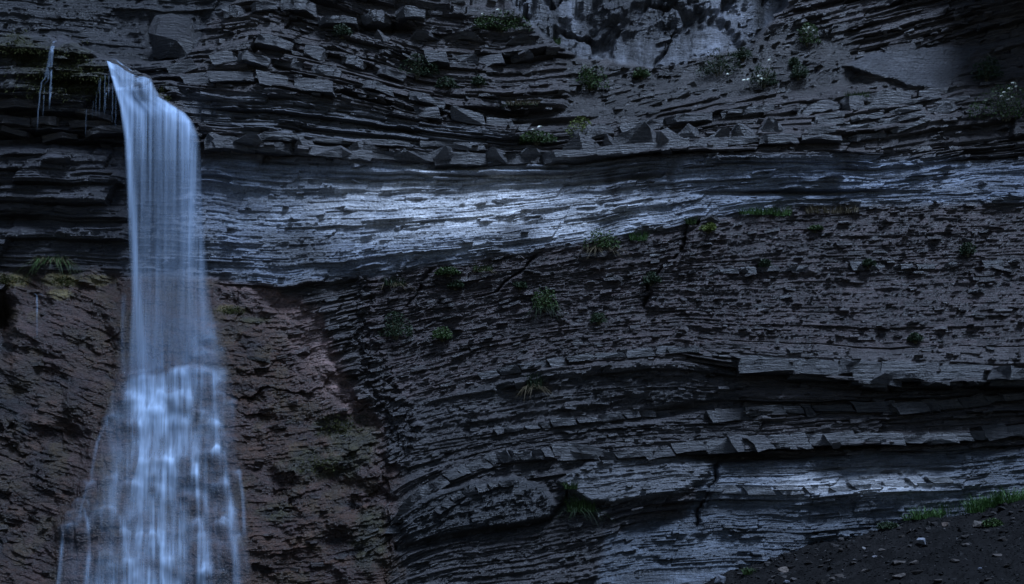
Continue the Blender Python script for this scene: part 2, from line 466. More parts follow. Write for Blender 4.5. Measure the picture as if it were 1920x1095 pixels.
d_rub = 0.16 * q1 + 0.22 * (q2 - 0.5) * ox + 0.16 * (q1 - 0.5) * oy + 0.10 * u1 - 0.05 * np.exp(-f21 * 9) - 0.03 * np.exp(-g21 * 8)
flake = sstep(0.15, 0.5, fbm(PX / 70, SS / 14, 81, 4))
d_face = 0.16 * pB * (0.2 + flake) + 0.10 * pC * (0.45 + flake) + 0.17 * pD * (0.35 + flake) - 0.04 * gD + 0.16 * pA - 0.05 * gC * flake - 0.06 * gB * flake + 0.05 * fbm(PX / 40, SS / 14, 85, 4) + (0.35 * pB + 0.12 * pC) * (1 - sstep(335, 365, PY)) * (PX > 380) * (PX < 1250)
# brown mound: lumps, cracks
h1, h21, w1, w2, hx, hy = voronoi(PX / 42 + 0.5 * fbm(PX / 40, PY / 40, 91, 3), PY / 30 + 0.5 * fbm(PX / 40, PY / 40, 94, 3), 93)
j1, j21, v1, v2, jx, jy = voronoi(PX / 15 + 0.5 * fbm(PX / 14, PY / 14, 95, 2), PY / 10, 97)
ridge = 1 - np.abs(fbm(PX / 60, PY / 45, 98, 5))
tilt_x = 0.15 + 0.2 * (1 - sstep(200, 420, XS)) - 0.32 * sstep(400, 560, XS)
dip_m = np.concatenate([[0], np.cumsum(0.5 * (tilt_x[1:] + tilt_x[:-1]) * np.diff(XS))])[None, :]
grain_m = fbm((PX + 0.3 * PY) / 48, (PY - dip_m) / 9, 145, 5, 0.6)
lump_m = sstep(-0.15, 0.35, fbm(PX / 110, PY / 90, 147, 3))
k1, k21, s1, s2, kx, ky = voronoi((PX + 0.3 * PY) / 75 + 0.35 * fbm(PX / 30, PY / 30, 156, 4), (PY - dip_m) / 30 + 0.35 * fbm(PX / 30, PY / 30, 157, 4), 158)
lam_m = ((PY - dip_m + 7 * fbm(PX / 45, PY / 45, 159, 3)) / 8.5)
lam_r = _table(61)[np.floor(lam_m).astype(int) & 255, np.floor(PX / 55 + 3 * _table(62)[np.floor(lam_m).astype(int) & 255, 0]).astype(int) & 255]
d_mnd = 0.45 * fbm(PX / 130, PY / 110, 99, 3) + 0.55 * fbm((PX + 0.4 * PY) / 75, (PY - 0.5 * PX) / 60, 161, 4) + (0.35 + 1.2 * lump_m) * (0.16 * s1 + 0.20 * (s2 - 0.5) * kx + 0.14 * (s1 - 0.5) * ky) - 0.09 * lump_m * np.exp(-k21 * 22) + (1.2 - lump_m) * (0.06 * lam_r + 0.03 * (lam_m % 1.0)) + lump_m * (0.06 * v1 + 0.06 * (v2 - 0.5) * jx - 0.04 * np.exp(-j21 * 10)) + 0.06 * grain_m + 0.05 * fbm(PX / 9, PY / 7, 146, 3)
mottm = fbm(PX / 60, PY / 50, 149, 3)
right_m = sstep(430, 520, PX)
dip = PY - (PX - 450) * -0.12
d_mnd += right_m * 0.05 * sstep(-0.2, 0.3, mottm) * (((dip + 6 * vnoise(PX / 40, PY / 40, 45)) / 9.0) % 1.0)
# massive walls: broad scoops, fine cracks, vertical flutes
d_wall = 0.7 * fbm(PX / 90, PY / 110, 33, 4) + 0.25 * fbm(PX / 14, PY / 70, 35, 4) + 0.22 * fbm((PX - PY) / 60, (PX + PY) / 30, 36, 5) + 0.25 * q1 * sstep(-0.1, 0.3, fbm(PX / 60, PY / 60, 37, 3)) - 0.5 * sstep(0.86, 0.97, 1 - np.abs(fbm((PX + PY * 0.6) / 70, (PY - PX * 0.5) / 110, 38, 4))) + 0.10 * fbm(PX / 18, PY / 12, 47, 4)
d_back = 0.45 * fbm(PX / 120, PY / 60, 39, 5) + 0.10 * pB + 0.06 * pC + 0.08 * fbm(PX / 15, PY / 10, 40, 4)
d_scr = 0.5 * d_rub + 0.35 * fbm(PX / 60, PY / 30, 43, 4) + 0.2 * pB * busy

casc = sstep(-30, 20, PX - pl(PY, [(540, 226), (690, 222), (790, 190), (880, 168), (940, 140), (985, 112), (1150, 96)])) * (1 - sstep(-20, 25, PX - pl(PY, [(540, 400), (660, 428), (850, 438), (1000, 464), (1150, 468)])))
d_mnd = mix(d_mnd, 0.35 * fbm(PX / 110, PY / 95, 99, 3) + 0.3 + 0.06 * w1 + 0.05 * v1, casc)
fine_n = fbm(PX / 9, SS / 3.2, 151, 3)
d = d_thin * (0.55 + 0.6 * calm) + 0.05 * fine_n
def over(mask, val):
    global d
    d = mix(d, val, mask)
rubw = sstep(-0.15, 0.3, fbm(PX / 110, SS / 35, 62, 3))
over(m_rub, 0.50 * d_rub * (0.2 + 0.8 * rubw) + 0.10 * pA * sstep(0.2, 0.8, calm) + 0.08 * pB * (0.1 + busy) + 0.035 * pC + 0.07 * pD - 0.03 * gC - 0.03 * gB * busy - 0.03 * gD + 0.07 * fine_n)
over(m_lowmid, 0.5 * d_rub * rubw + 0.20 * pB * (0.4 + busy) + 0.13 * pA + 0.06 * pC + 0.09 * pD - 0.07 * gB - 0.04 * gC + 0.07 * fine_n)
over(m_face, d_face)
over(m_lam, d_face * 1.1)
over(m_low, d_face * 1.1 + 0.12 * d_rub)
over(m_lens, 0.75 * d_rub + 0.08 * pC)
over(m_bulge, 0.8 * d_face + 0.10 * d_rub)
over(m_wall, d_wall)
over(m_back, d_back)
over(m_slab, 0.10 * fbm(PX / 30, PY / 30, 55, 4) + 0.05 * fbm((PX + PY) / 6, (PX - PY) / 40, 57, 3))
over(m_scr, d_scr)
over(m_joint, d_rub * 2.0)
over(m_mound, d_mnd)
d += 0.02 * vnoise(PX / 3.1, PY / 2.7, 58)

# ---- steps of the cascade: rounded lips the water runs over (x0, x1, y)
LIPS = [(313, 373, 596), (383, 413, 628), (357, 423, 658), (307, 417, 690), (222, 290, 700), (288, 347, 735), (193, 230, 777),
        (230, 262, 788), (273, 307, 765), (330, 357, 785), (360, 417, 793), (333, 357, 853), (377, 420, 845), (361, 374, 872),
        (433, 450, 882), (153, 180, 903), (193, 222, 893), (140, 167, 937), (123, 153, 957), (173, 229, 950), (110, 124, 982),
        (127, 144, 980), (153, 171, 992), (187, 229, 1035), (300, 333, 1047), (380, 397, 1068), (345, 372, 925), (405, 428, 905),
        (255, 300, 1000), (225, 262, 905), (400, 430, 980), (420, 450, 750), (425, 452, 820), (230, 262, 745), (262, 330, 860)]
_r = np.random.default_rng(90)
for _ in range(95):
    yl = _r.uniform(590, 1080); lo = np.interp(yl, [590, 700, 800, 900, 1000, 1080], [300, 235, 210, 170, 125, 120]); hi = np.interp(yl, [590, 700, 850, 1000], [410, 428, 440, 458])
    x0 = _r.uniform(lo, hi - 8) if _r.random() < 0.5 else _r.uniform(325, hi - 8); LIPS.append((x0, min(x0 + _r.uniform(7, 30), hi), yl))
for kk_, (x0, x1, yl) in enumerate(LIPS):
    xc, hw = (x0 + x1) / 2, (x1 - x0) / 2 + 4
    e = np.clip(1 - ((PX - xc) / hw) ** 2, 0, 1)
    yy = PY - (yl + hw * 0.6 * (1 - np.sqrt(e)))
    d += (0.26 if kk_ < 35 else 0.09) * np.sqrt(e) * sstep(-5, 6, yy) * np.exp(-np.clip(yy, 0, None) / 48) * m_mound

YF = Y0 - d                       # final depth
f = (D + Y0) / D
X3 = (PX - 960) / PXM * f
Z3 = ZC + ((1095 - PY) / PXM - ZC) * f
co = np.stack([X3, YF, Z3], -1)

# ---- colours of the rock, with some light and dark painted in
def col(r, g, b): return np.array([r, g, b])
T = np.ones(PY.shape + (3,)) * col(0.068, 0.058, 0.058)
T *= (0.55 + 0.55 * rA + 0.45 * rB)[..., None]
def paint(mask, c, var=None):
    global T
    cc = np.ones_like(T) * np.asarray(c)
    if var is not None: cc = cc * var[..., None]
    T = T * (1 - mask[..., None]) + cc * mask[..., None]
paint(m_rub * 0.95, (0.062, 0.046, 0.046), 0.55 + 0.9 * q1)
paint(m_lowmid * 0.9, (0.056, 0.051, 0.053), 0.5 + 0.6 * rB + 0.5 * q1)
mott = fbm(PX / 55, SS / 22, 201, 5)
paint(m_face, (0.20, 0.222, 0.265), (0.75 + 0.35 * rB + 0.35 * rC) * (1 + 0.5 * mott))
paint(m_lam, (0.115, 0.117, 0.128), (0.7 + 0.4 * rB + 0.4 * rC) * (1 + 0.5 * mott))
paint(m_low, (0.105, 0.118, 0.140), (0.7 + 0.4 * rB + 0.4 * rC) * (1 + 0.5 * mott))
paint(m_bulge, (0.15, 0.152, 0.162), 0.7 + 0.5 * q1)
paint(m_lens, (0.040, 0.040, 0.043), 0.6 + 0.8 * q1)
vst = fbm(PX / 16, PY / 160, 203, 5)
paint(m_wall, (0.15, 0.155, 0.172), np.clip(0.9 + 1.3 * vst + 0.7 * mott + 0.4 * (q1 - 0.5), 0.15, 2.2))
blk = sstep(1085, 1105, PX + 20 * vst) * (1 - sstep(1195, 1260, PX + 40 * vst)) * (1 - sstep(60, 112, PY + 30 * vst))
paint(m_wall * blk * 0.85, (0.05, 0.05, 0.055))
paint(m_back, (0.026, 0.026, 0.030), 0.7 + 0.4 * mott + 0.4 * rB)  # dark rock, lowered further to paint the vignetted upper-left corner
paint(m_slab, (0.075, 0.075, 0.083), 1 + 0.5 * fbm(PX / 30, PY / 30, 205, 4))
paint(m_scr, (0.052, 0.047, 0.045), 0.6 + 0.8 * q1)
# bright pools of light painted on the smooth beds, broken up along the laminae
light_patch = np.exp(-(((PX - 905 - 40 * mott) / 300) ** 2) ** 1.0 - ((PY - 388 - 20 * mott) / 64) ** 2)
light_patch *= np.clip(0.95 + 0.8 * fbm(PX / 60, SS / 9, 207, 4) + 0.35 * (rC - 0.5), 0, 1.4)
paint(np.clip(light_patch, 0, 1) * m_face, (0.80, 0.80, 0.82), 0.75 + 0.35 * rC)
light_patch2 = np.exp(-((PX - 1600 - 30 * mott) / 170) ** 2 - ((PY - 905 - 8 * mott) / 26) ** 2) * np.clip(0.8 + 0.9 * fbm(PX / 50, SS / 8, 209, 4), 0, 1.3)  # lower-right pool of light, likewise painted into the rock colour
paint(np.clip(light_patch2, 0, 1) * m_low, (0.6, 0.6, 0.62), 0.8 + 0.4 * rC)
# wet run-off stains
for xa, wa, ya, yb in ((1150, 14, 300, 400), (1210, 26, 300, 380), (1262, 8, 300, 390), (960, 40, 420, 480), (560, 60, 440, 520)):
    st = np.exp(-((PX - xa - 8 * vnoise(PY / 30, PY * 0, 211)) / wa) ** 2) * sstep(ya - 5, ya + 10, PY) * (1 - sstep(yb - 30, yb, PY + 18 * vst))
    paint(st * m_face * 0.75, (0.075, 0.077, 0.085))
# left of the fall: darker, wetter beds
lw = (1 - sstep(200, 430, WX)) * (1 - m_mound) * (1 - m_back)
paint(lw * 0.85, (0.038, 0.038, 0.046), 0.6 + 0.8 * rB)
# brown mound with purple, ochre and mossy stains
mb = fbm(PX / 80, PY / 60, 213, 5); mb2 = fbm(PX / 35, PY / 35, 217, 4)
paint(m_mound, (0.060, 0.028, 0.016), np.clip(0.5 + 0.35 * s1 + 0.35 * lam_r + 0.3 * grain_m + 0.9 * mb, 0.2, 2))
paint(m_mound * (1 - sstep(60, 260, WX)) * np.clip(0.55 + 0.9 * mb2, 0, 0.9), (0.022, 0.014, 0.011), 0.6 + 0.8 * s1)  # left side: wet algae tone plus the dark end of a painted brightness gradient
paint(m_mound * sstep(-0.1, 0.4, mb) * 0.7, (0.040, 0.023, 0.023), 0.7 + 0.6 * v1)
paint(m_mound * sstep(0.05, 0.4, mb2) * 0.6, (0.048, 0.030, 0.011), 0.7 + 0.6 * v1)
lit_edge_m = m_mound * sstep(-120, 30, PX - pl(PY, [(520, 480), (600, 590), (680, 640), (770, 690), (870, 725), (960, 735)])) * (1 - sstep(720, 900, PY))  # pale mauve rock, made brighter to paint a pink lit edge
paint(lit_edge_m * np.clip(0.75 + 0.6 * mb2, 0, 1.0), (0.36, 0.235, 0.215), 0.55 + 0.6 * v1)
def blob(mask, cx, cy, rx, ry, c, amt, seed):
    b = np.clip(1.2 - ((PX - cx) / rx) ** 2 - ((PY - cy) / ry) ** 2 + 0.9 * fbm(PX / 16, PY / 12, seed, 4), 0, 1)
    paint(b * amt * mask, c, 0.6 + 0.8 * v1)
one = np.ones_like(PY)
for i, b in enumerate(((20, 525, 40, 16), (120, 527, 40, 14), (190, 528, 28, 10), (120, 555, 25, 10), (435, 582, 26, 9))):
    blob(one, *b, (0.13, 0.10, 0.03), 0.8, 230 + i)
for i, b in enumerate(((600, 870, 70, 34), (620, 800, 40, 22), (670, 830, 50, 50), (690, 1020, 40, 60), (520, 960, 40, 20), (560, 880, 30, 12), (700, 970, 30, 30), (480, 600, 30, 8))):
    blob(m_mound, *b, (0.030, 0.026, 0.008), 0.9, 240 + i)
for i, b in enumerate(((60, 110, 50, 45), (140, 130, 45, 55), (30, 85, 40, 30), (185, 160, 25, 40), (310, 175, 9, 18), (100, 160, 80, 25))):
    blob(wout, *b, (0.035, 0.034, 0.010), 0.9, 250 + i)
T = np.where(T > 0.4, T, T * (0.88 + 0.12 * sstep(0.2, 0.4, T)))
T = np.clip(T, 0.010, 0.85)

# ---- faces, split between the bedded cliff and the brown mound
nr, nc = PY.shape
idx = np.arange(nr * nc).reshape(nr, nc)
quads = np.stack([idx[1:, :-1], idx[1:, 1:], idx[:-1, 1:], idx[:-1, :-1]], -1).reshape(-1, 4)
qm = (m_mound.ravel()[quads].mean(1) > 0.5)
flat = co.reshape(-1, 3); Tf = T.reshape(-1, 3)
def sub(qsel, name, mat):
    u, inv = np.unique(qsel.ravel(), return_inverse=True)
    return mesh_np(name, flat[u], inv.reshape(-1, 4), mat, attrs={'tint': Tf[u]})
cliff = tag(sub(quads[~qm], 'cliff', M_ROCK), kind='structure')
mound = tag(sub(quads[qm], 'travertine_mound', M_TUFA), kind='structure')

# depth and colour look-up by pixel
STEP = 2.0
gx = np.clip(((PX + 300) / STEP).astype(int), 0, 1259); gy = np.clip(((PY + 250) / STEP).astype(int), 0, 774)
ZI = np.full((775, 1260), 1e9); np.minimum.at(ZI, (gy, gx), YF)
CI = np.zeros((775, 1260, 3)); CI[gy, gx] = T
BI = np.zeros((775, 1260)); BI[gy, gx] = Y0
hole = ZI > 1e8
for _ in range(6):                                            # fill gaps of the coarse border
    if not hole.any(): break
    for ax, sh in ((1, 1), (1, -1), (0, 1), (0, -1)):
        r_ = np.roll(ZI, sh, ax); ok = hole & (r_ < 1e8)
        ZI[ok] = r_[ok]; CI[ok] = np.roll(CI, sh, ax)[ok]; BI[ok] = np.roll(BI, sh, ax)[ok]; hole = ZI > 1e8
def lut(m):
    a = np.full((775, 1260), -9.0); a[gy, gx] = m
    for _ in range(5):
        for ax, sh in ((1, 1), (1, -1), (0, 1), (0, -1)):
            r_ = np.roll(a, sh, ax); ok = (a < -8) & (r_ > -8); a[ok] = r_[ok]
    return a
def look(px, py):
    i = int(np.clip((py + 250) / STEP, 0, 774)); j = int(np.clip((px + 300) / STEP, 0, 1259))
    return float(ZI[i, j]), CI[i, j], float(BI[i, j])
def look_soft(px, py, r=6):
    i = int(np.clip((py + 250) / STEP, r, 774 - r)); j = int(np.clip((px + 300) / STEP, r, 1259 - r))
    return float(np.median(ZI[i - r // 2:i + r // 2 + 1, j - r // 2:j + r // 2 + 1]))

# ------------------------------------------------------------------ single blocks of the hard beds
def hull_block(pts, name, mat, tint, parent, loc, rough=0.0):
    bm = bmesh.new()
    for p in pts: bm.verts.new(p)
    res = bmesh.ops.convex_hull(bm, input=bm.verts[:])
    junk = list({g for g in res['geom_interior'] + res['geom_unused'] if isinstance(g, bmesh.types.BMVert)})
    if junk: bmesh.ops.delete(bm, geom=junk, context='VERTS')
    bmesh.ops.recalc_face_normals(bm, faces=bm.faces[:])
    if rough > 0:
        bmesh.ops.dissolve_limit(bm, angle_limit=0.12, verts=bm.verts[:], edges=bm.edges[:])
        bmesh.ops.triangulate(bm, faces=bm.faces[:])
        bmesh.ops.subdivide_edges(bm, edges=[e for e in bm.edges if e.calc_length() > rough * 4], cuts=1)
        bmesh.ops.triangulate(bm, faces=bm.faces[:])
        for v in bm.verts:
            v.co += Vector((random.uniform(-1, 1), random.uniform(-0.6, 0.6), random.uniform(-1, 1))) * rough
    me = bpy.data.meshes.new(name); bm.to_mesh(me); bm.free()
    a = me.attributes.new('tint', 'FLOAT_COLOR', 'POINT')
    for i in range(len(me.vertices)): a.data[i].color = (*tint, 1)
    me.materials.append(mat)
    o = bpy.data.objects.new(name, me); C.objects.link(o)
    o.location = loc
    if parent: o.parent = parent
    return o

NBLOCK = [0]
def block(px, py, w, h, ang, shape, prot, tintmul=1.0, lean=0.3, tint=None):
    """one block centred on a pixel; w, h in pixels, ang = slope of the bed (down to the right positive)"""
    Yt, c, Yb = look(px, py)
    Yt = min(look_soft(px, py, 8), Yb + 0.2)
    loc = at(px, py, Yt); sc = (D + Yt) / D / PXM
    w *= sc; h *= sc
    ca, sa = math.cos(ang), -math.sin(ang)
    R = random.uniform
    P = []
    def add(u, v, y): P.append((u * ca - v * sa, y, u * sa + v * ca))
    bk = 0.9
    if shape == 'strip':
        s = lean * h
        p1, p2 = prot * R(0.2, 0.8), prot * R(0.6, 1.2)
        if R(0, 1) < 0.25: p1, p2 = p2, p1
        tb = R(-0.1, 0.25)
        for u, p in ((-w / 2, p1), (w / 2, p2)):
            for v in (-h / 2, h / 2):
                j = R(-0.06, 0.06) * h
                add(u + s * v / h * -1 + j, v + R(-0.07, 0.07) * h, -p * (1 - (tb if v < 0 else -tb)))
                add(u + s * v / h * -1, v * 0.95, bk)
    elif shape == 'tooth':
        pk = R(-0.38, 0.12) * w; wide = R(0.0, 0.3) * w; h = min(h * R(0.6, 1.1), 0.55 * w)
        fr = R(-0.05, 0.3) * w                                      # corner between the dark front and the right-hand face
        add(-w / 2, -h / 2 * R(0.8, 1.1), -prot * R(0.0, 0.35)); add(fr, -h / 2 * R(0.8, 1.15), -prot * R(0.3, 0.55))
        add(w / 2, -h / 2 * R(0.7, 1.1), R(0.0, 0.4)); add(w * R(0.42, 0.55), h * R(-0.3, 0.3), R(0.1, 0.5))
        add(pk, h / 2 * R(0.75, 1.1), -prot); add(pk + wide, h / 2 * R(0.5, 1.0), -prot * R(0.75, 1.0))
        add(-w * R(0.42, 0.55), h * R(-0.4, 0.25), -prot * R(0.0, 0.3))
        add(-w * R(0.45, 0.6), h * R(-0.2, 0.15), bk); add(w * R(0.5, 0.7), h * R(-0.2, 0.2), bk)
        add(pk - 0.05 * w, h * 0.6, bk); add(pk + wide + 0.08 * w, h * 0.55, bk)
        for u in (-w / 2, w / 2): add(u, -h / 2, bk)
    else:                                                   # slab: long, thin, broken front edge
        n = random.randint(3, 5)
        for i in range(n + 1):
            u = -w / 2 + w * i / n
            p = prot * R(0.35, 1.1) * (0.55 if i in (0, n) else 1)
            add(u + R(-0.04, 0.04) * w, -h / 2 * R(0.7, 1.0), -p * R(0.75, 0.95)); add(u, h / 2 * R(0.75, 1.0), -p)
        for u in (-w / 2, w / 2):
            add(u, -h / 2, bk); add(u, h / 2, bk)
    tc = np.array(tint) if tint is not None else np.clip(c * 0.5 + np.array([0.045, 0.043, 0.044]), 0.03, 0.5)
    tc = tc * R(0.75, 1.3) * tintmul
    NBLOCK[0] += 1
    nm = {'strip': 'rock_block', 'tooth': 'pointed_rock_block', 'slab': 'rock_slab'}[shape]
    return hull_block(P, nm, M_ROCK, tc, cliff, loc, 0.075 * min(1.0, h / 0.6))

def row(pts, wr, hr, shape, prot, gap=(0, 4), tintmul=1.0, lean=0.3, skip=0.0, tint=None, jit=2):
    """blocks side by side along a bed line given in pixels"""
    P = [np.array(p, float) for p in pts]
    seg = [np.linalg.norm(P[i + 1] - P[i]) for i in range(len(P) - 1)]
    cum = np.concatenate([[0], np.cumsum(seg)])
    s = 0.0
    while s < cum[-1] - wr[0] * 0.5:
        w = random.uniform(*wr)
        m = min(s + w / 2, cum[-1])
        x = np.interp(m, cum, [p[0] for p in P]); y = np.interp(m, cum, [p[1] for p in P])
        x2 = np.interp(min(m + 8, cum[-1]), cum, [p[0] for p in P]); y2 = np.interp(min(m + 8, cum[-1]), cum, [p[1] for p in P])
        x1 = np.interp(m - 8, cum, [p[0] for p in P]); y1 = np.interp(m - 8, cum, [p[1] for p in P])
        ang = math.atan2(y2 - y1, x2 - x1)
        h = random.uniform(*hr)
        if random.random() >= skip:
            block(x, y + random.uniform(-jit, jit), w, h, ang + random.uniform(-0.05, 0.05) * (3 if shape == 'tooth' else 1), shape, random.uniform(*prot), tintmul, lean, tint)
        s += w + random.uniform(*gap)

GREY = (0.060, 0.058, 0.060)
# saw-tooth bed above the pale face, left run then the big blocks right of the middle
for pts, wr, hr, pr, tm in (([(385, 262), (500, 272), (640, 284), (760, 291), (870, 295), (1040, 294)], (26, 98), (18, 37), (0.3, 0.75), 1.3),
                            ([(1045, 285), (1150, 270), (1260, 262), (1370, 254), (1480, 240)], (36, 120), (26, 58), (0.5, 1.1), 1.25)):
    x = 0
    while x < len(pts) - 1:
        row(pts[x:x + 2], wr, hr, 'tooth', pr, (-14, 4), tm * 1.3, tint=GREY, jit=4); x += 1
row([(385, 268), (500, 277), (640, 289), (760, 296), (870, 300), (1040, 299), (1150, 282), (1300, 272), (1480, 262)], (50, 140), (15, 24), 'slab', (0.25, 0.5), (-14, -4), 1.25, tint=GREY)
row([(480, 258), (640, 268), (800, 276), (960, 280)], (60, 150), (9, 15), 'slab', (0.3, 0.7), (0, 40), 1.2, tint=GREY)
row([(1060, 262), (1130, 250), (1300, 225), (1440, 205)], (60, 130), (12, 22), 'slab', (0.5, 1.1), (-5, 20), 1.2, tint=GREY)
# strip of leaning blocks at three quarters height and the one above
row([(1040, 848), (1150, 855), (1250, 846), (1330, 836), (1450, 828), (1600, 822), (1760, 824), (1920, 806)], (13, 58), (16, 29), 'strip', (0.25, 0.6), (-2, 3), 1.35, 0.6, tint=GREY)
row([(738, 1000), (752, 965), (790, 925), (850, 890), (940, 858), (1040, 848)], (15, 26), (17, 22), 'strip', (0.25, 0.45), (-1, 3), 1.4, 0.5, tint=GREY)
row([(1330, 782), (1430, 772), (1560, 766), (1700, 764), (1800, 756), (1930, 742)], (16, 80), (12, 25), 'strip', (0.2, 0.5), (-2, 4), 1.3, 0.6, tint=GREY)
row([(1345, 915), (1450, 922), (1560, 918), (1640, 908), (1800, 898)], (26, 52), (12, 17), 'strip', (0.12, 0.3), (0, 14), 2.6, 0.9, skip=0.2, tint=(0.12, 0.12, 0.125))
# overhanging slabs at the middle right
row([(1385, 682), (1500, 688), (1640, 694), (1780, 698), (1930, 704)], (75, 150), (22, 34), 'slab', (0.5, 1.1), (-14, 4), 1.1, tint=GREY)
row([(1480, 704), (1640, 712), (1800, 714), (1920, 716)], (60, 130), (14, 26), 'slab', (0.4, 0.9), (10, 60), 1.0, tint=GREY)
block(1645, 716, 58, 34, 0.1, 'tooth', 0.9, 1.1, tint=GREY)
# runs of small blocks on the rubbly slope
for sh_ in ('strip', 'tooth'):
    row([(1290, 512), (1400, 506), (1560, 502), (1720, 500), (1900, 492)], (12, 40), (8, 15), sh_, (0.12, 0.3), (0, 30), 1.25, 0.3, skip=0.3, tint=GREY)
row([(900, 705), (1000, 686), (1120, 668), (1280, 655)], (14, 60), (8, 16), 'strip', (0.2, 0.45), (0, 6), 1.45, 0.5, tint=GREY)
row([(930, 810), (1060, 792), (1180, 778), (1250, 776)], (12, 44), (8, 15), 'strip', (0.2, 0.45), (0, 8), 1.4, 0.5, tint=GREY)
row([(820, 960), (860, 930), (900, 915), (960, 905)], (15, 24), (11, 15), 'strip', (0.15, 0.3), (0, 5), 1.2, 0.4, tint=GREY)
row([(1065, 838), (1150, 852)], (60, 90), (16, 22), 'slab', (0.5, 0.7), (0, 6), 1.5, tint=GREY)
# curved beds at the upper right
for k in range(5):
    o = k * 17
    row([(1500 + o * 0.5, 262 + o * 0.25 - k * 17), (1620, 258 - k * 17), (1700, 240 - k * 15), (1780, 208 - k * 9)], (40, 90), (8, 12), 'slab', (0.3, 0.6), (0, 18), 1.5, tint=GREY)
row([(1495, 215), (1540, 205), (1600, 195), (1700, 186)], (40, 90), (20, 30), 'slab', (0.5, 0.8), (0, 8), 1.35, tint=GREY)
# broken beds over the fall and to its right
for pts in ([(320, 138), (400, 120), (470, 105)], [(345, 155), (450, 150), (560, 160), (680, 185)], [(480, 80), (560, 92), (680, 125), (790, 160)],
            [(450, 110), (560, 128), (700, 165), (820, 195)], [(700, 75), (820, 70), (930, 78), (1040, 92)], [(800, 115), (900, 118), (1010, 108)],
            [(780, 210), (880, 226), (960, 232)], [(420, 30), (520, 12), (600, 20)], [(600, 45), (700, 40), (800, 30)]):
    row(pts, (36, 84), (13, 24), random.choice(('slab', 'strip', 'tooth')), (0.4, 0.9), (4, 40), 1.35, tint=GREY)
# ledges left of the fall
for pts in ([(0, 200), (90, 195), (220, 225)], [(0, 228), (110, 232), (225, 240)], [(0, 245), (100, 262), (210, 252)]):
    row(pts, (45, 100), (10, 18), 'slab', (0.4, 0.9), (0, 30), 1.0, tint=(0.07, 0.062, 0.06))
# boulder wedged against the back wall
Yb_ = look_soft(325, 72, 10); sc_ = (D + Yb_) / D / PXM
bp = []
for u, v, y in ((-38, -40, -.2), (-44, 5, -.3), (-34, 40, -.2), (5, 42, -.5), (36, 26, -.3), (42, -12, -.4), (30, -42, -.5), (-5, -44, -.6), (-22, -8, -.95), (18, -18, -1.1), (12, 22, -.85), (-15, 26, -.7)):
    bp.append((u * sc_, y, v * sc_)); bp.append((u * sc_ * 0.9, 0.9, v * sc_ * 0.9))
tag(hull_block(bp, 'boulder', M_ROCK, (0.032, 0.031, 0.034), None, at(325, 72, Yb_), 0.09), 'large dark boulder wedged against the back wall above the waterfall lip', 'boulder')
print('blocks', NBLOCK[0])

# ------------------------------------------------------------------ small broken slabs, too many to count
def slab_field(n, name, mat, parent, region, size, seed):
    r = np.random.default_rng(seed)
    vs_, fs_, ts_ = [], [], []
    made = 0
    box = np.array([[-1, -1, -1], [1, -1, -1], [1, 1, -1], [-1, 1, -1], [-1, -1, 1], [1, -1, 1], [1, 1, 1], [-1, 1, 1]], float)
    fq = np.array([[0, 3, 2, 1], [4, 5, 6, 7], [0, 1, 5, 4], [1, 2, 6, 5], [2, 3, 7, 6], [3, 0, 4, 7]])
    tries = 0
    while made < n and tries < n * 6:
        tries += 1
        px, py = r.uniform(-40, 1960), r.uniform(-40, 1120)
        if r.random() > region(px, py): continue
        Yt, c, Yb = look(px, py)
        j = np.argmin(np.abs(XS - px)); hcol = Hc[:, j]; jj = min(j + 12, len(XS) - 1)
        v = np.interp(py, hcol, np.arange(NH)); y2 = np.interp(v, np.arange(NH), Hc[:, jj])
        ang = math.atan2(y2 - py, XS[jj] - XS[j]) if jj > j else 0
        sc = (D + Yt) / D / PXM
        w = r.uniform(*size) * sc * 0.5 * r.choice([0.6, 1, 1, 1.6]); h = w * r.uniform(0.10, 0.30)
        b = box * np.array([w, r.uniform(0.12, 0.3), h])
        b += r.normal(0, 0.16, (8, 3)) * np.array([w, 0.1, h])
        yaw = r.normal(0, 0.4); roll = ang + r.normal(0, 0.07); pit = r.normal(0, 0.2)
        M = np.array(Euler((pit, roll, yaw)).to_matrix())
        b = b @ M.T
        p = at(px, py, Yt + r.uniform(0.02, 0.16))
        vs_.append(b + np.array(p)); fs_.append(fq + 8 * made)
        ts_.append(np.tile(np.clip((c * 0.7 + 0.02) * r.uniform(0.7, 1.7), 0.02, 0.6), (8, 1)))
        made += 1
    o = mesh_np(name, np.concatenate(vs_), np.concatenate(fs_), mat, parent, {'tint': np.concatenate(ts_)})
    return tag(o, kind='stuff')
MI = {}
for nm, m_ in (('rub', m_rub), ('face', m_face), ('mound', m_mound), ('low', m_low), ('wall', m_wall), ('back', m_back), ('lm', m_lowmid), ('scr', m_scr), ('slab', m_slab), ('lam', m_lam)):
    MI[nm] = lut(m_)
BUSY = lut(busy)
def reg(px, py):
    i = int(np.clip((py + 250) / STEP, 0, 774)); j = int(np.clip((px + 300) / STEP, 0, 1259))
    if MI['mound'][i, j] > 0.3 or (px < 240 and py > 110) or MI['slab'][i, j] > 0.5: return 0
    v = (0.35 + 0.6 * BUSY[i, j]) * (1 - 0.35 * MI['rub'][i, j]) * (1 - 0.5 * MI['lm'][i, j])
    v = v * (1 - 0.93 * max(MI['face'][i, j], MI['wall'][i, j], MI['back'][i, j] * 0.95, MI['low'][i, j] * 0.95, MI['lam'][i, j]))
    return v
slab_field(2600, 'broken_slabs', M_ROCK, cliff, reg, (6, 19), 301)
def reg_m(px, py):
    i = int(np.clip((py + 250) / STEP, 0, 774)); j = int(np.clip((px + 300) / STEP, 0, 1259))
    if py > 530 and 95 < px < 480: return 0
    return MI['mound'][i, j] * (0.9 if px > 430 else 0.5) * (0.15 if 200 < px < 430 else 1)
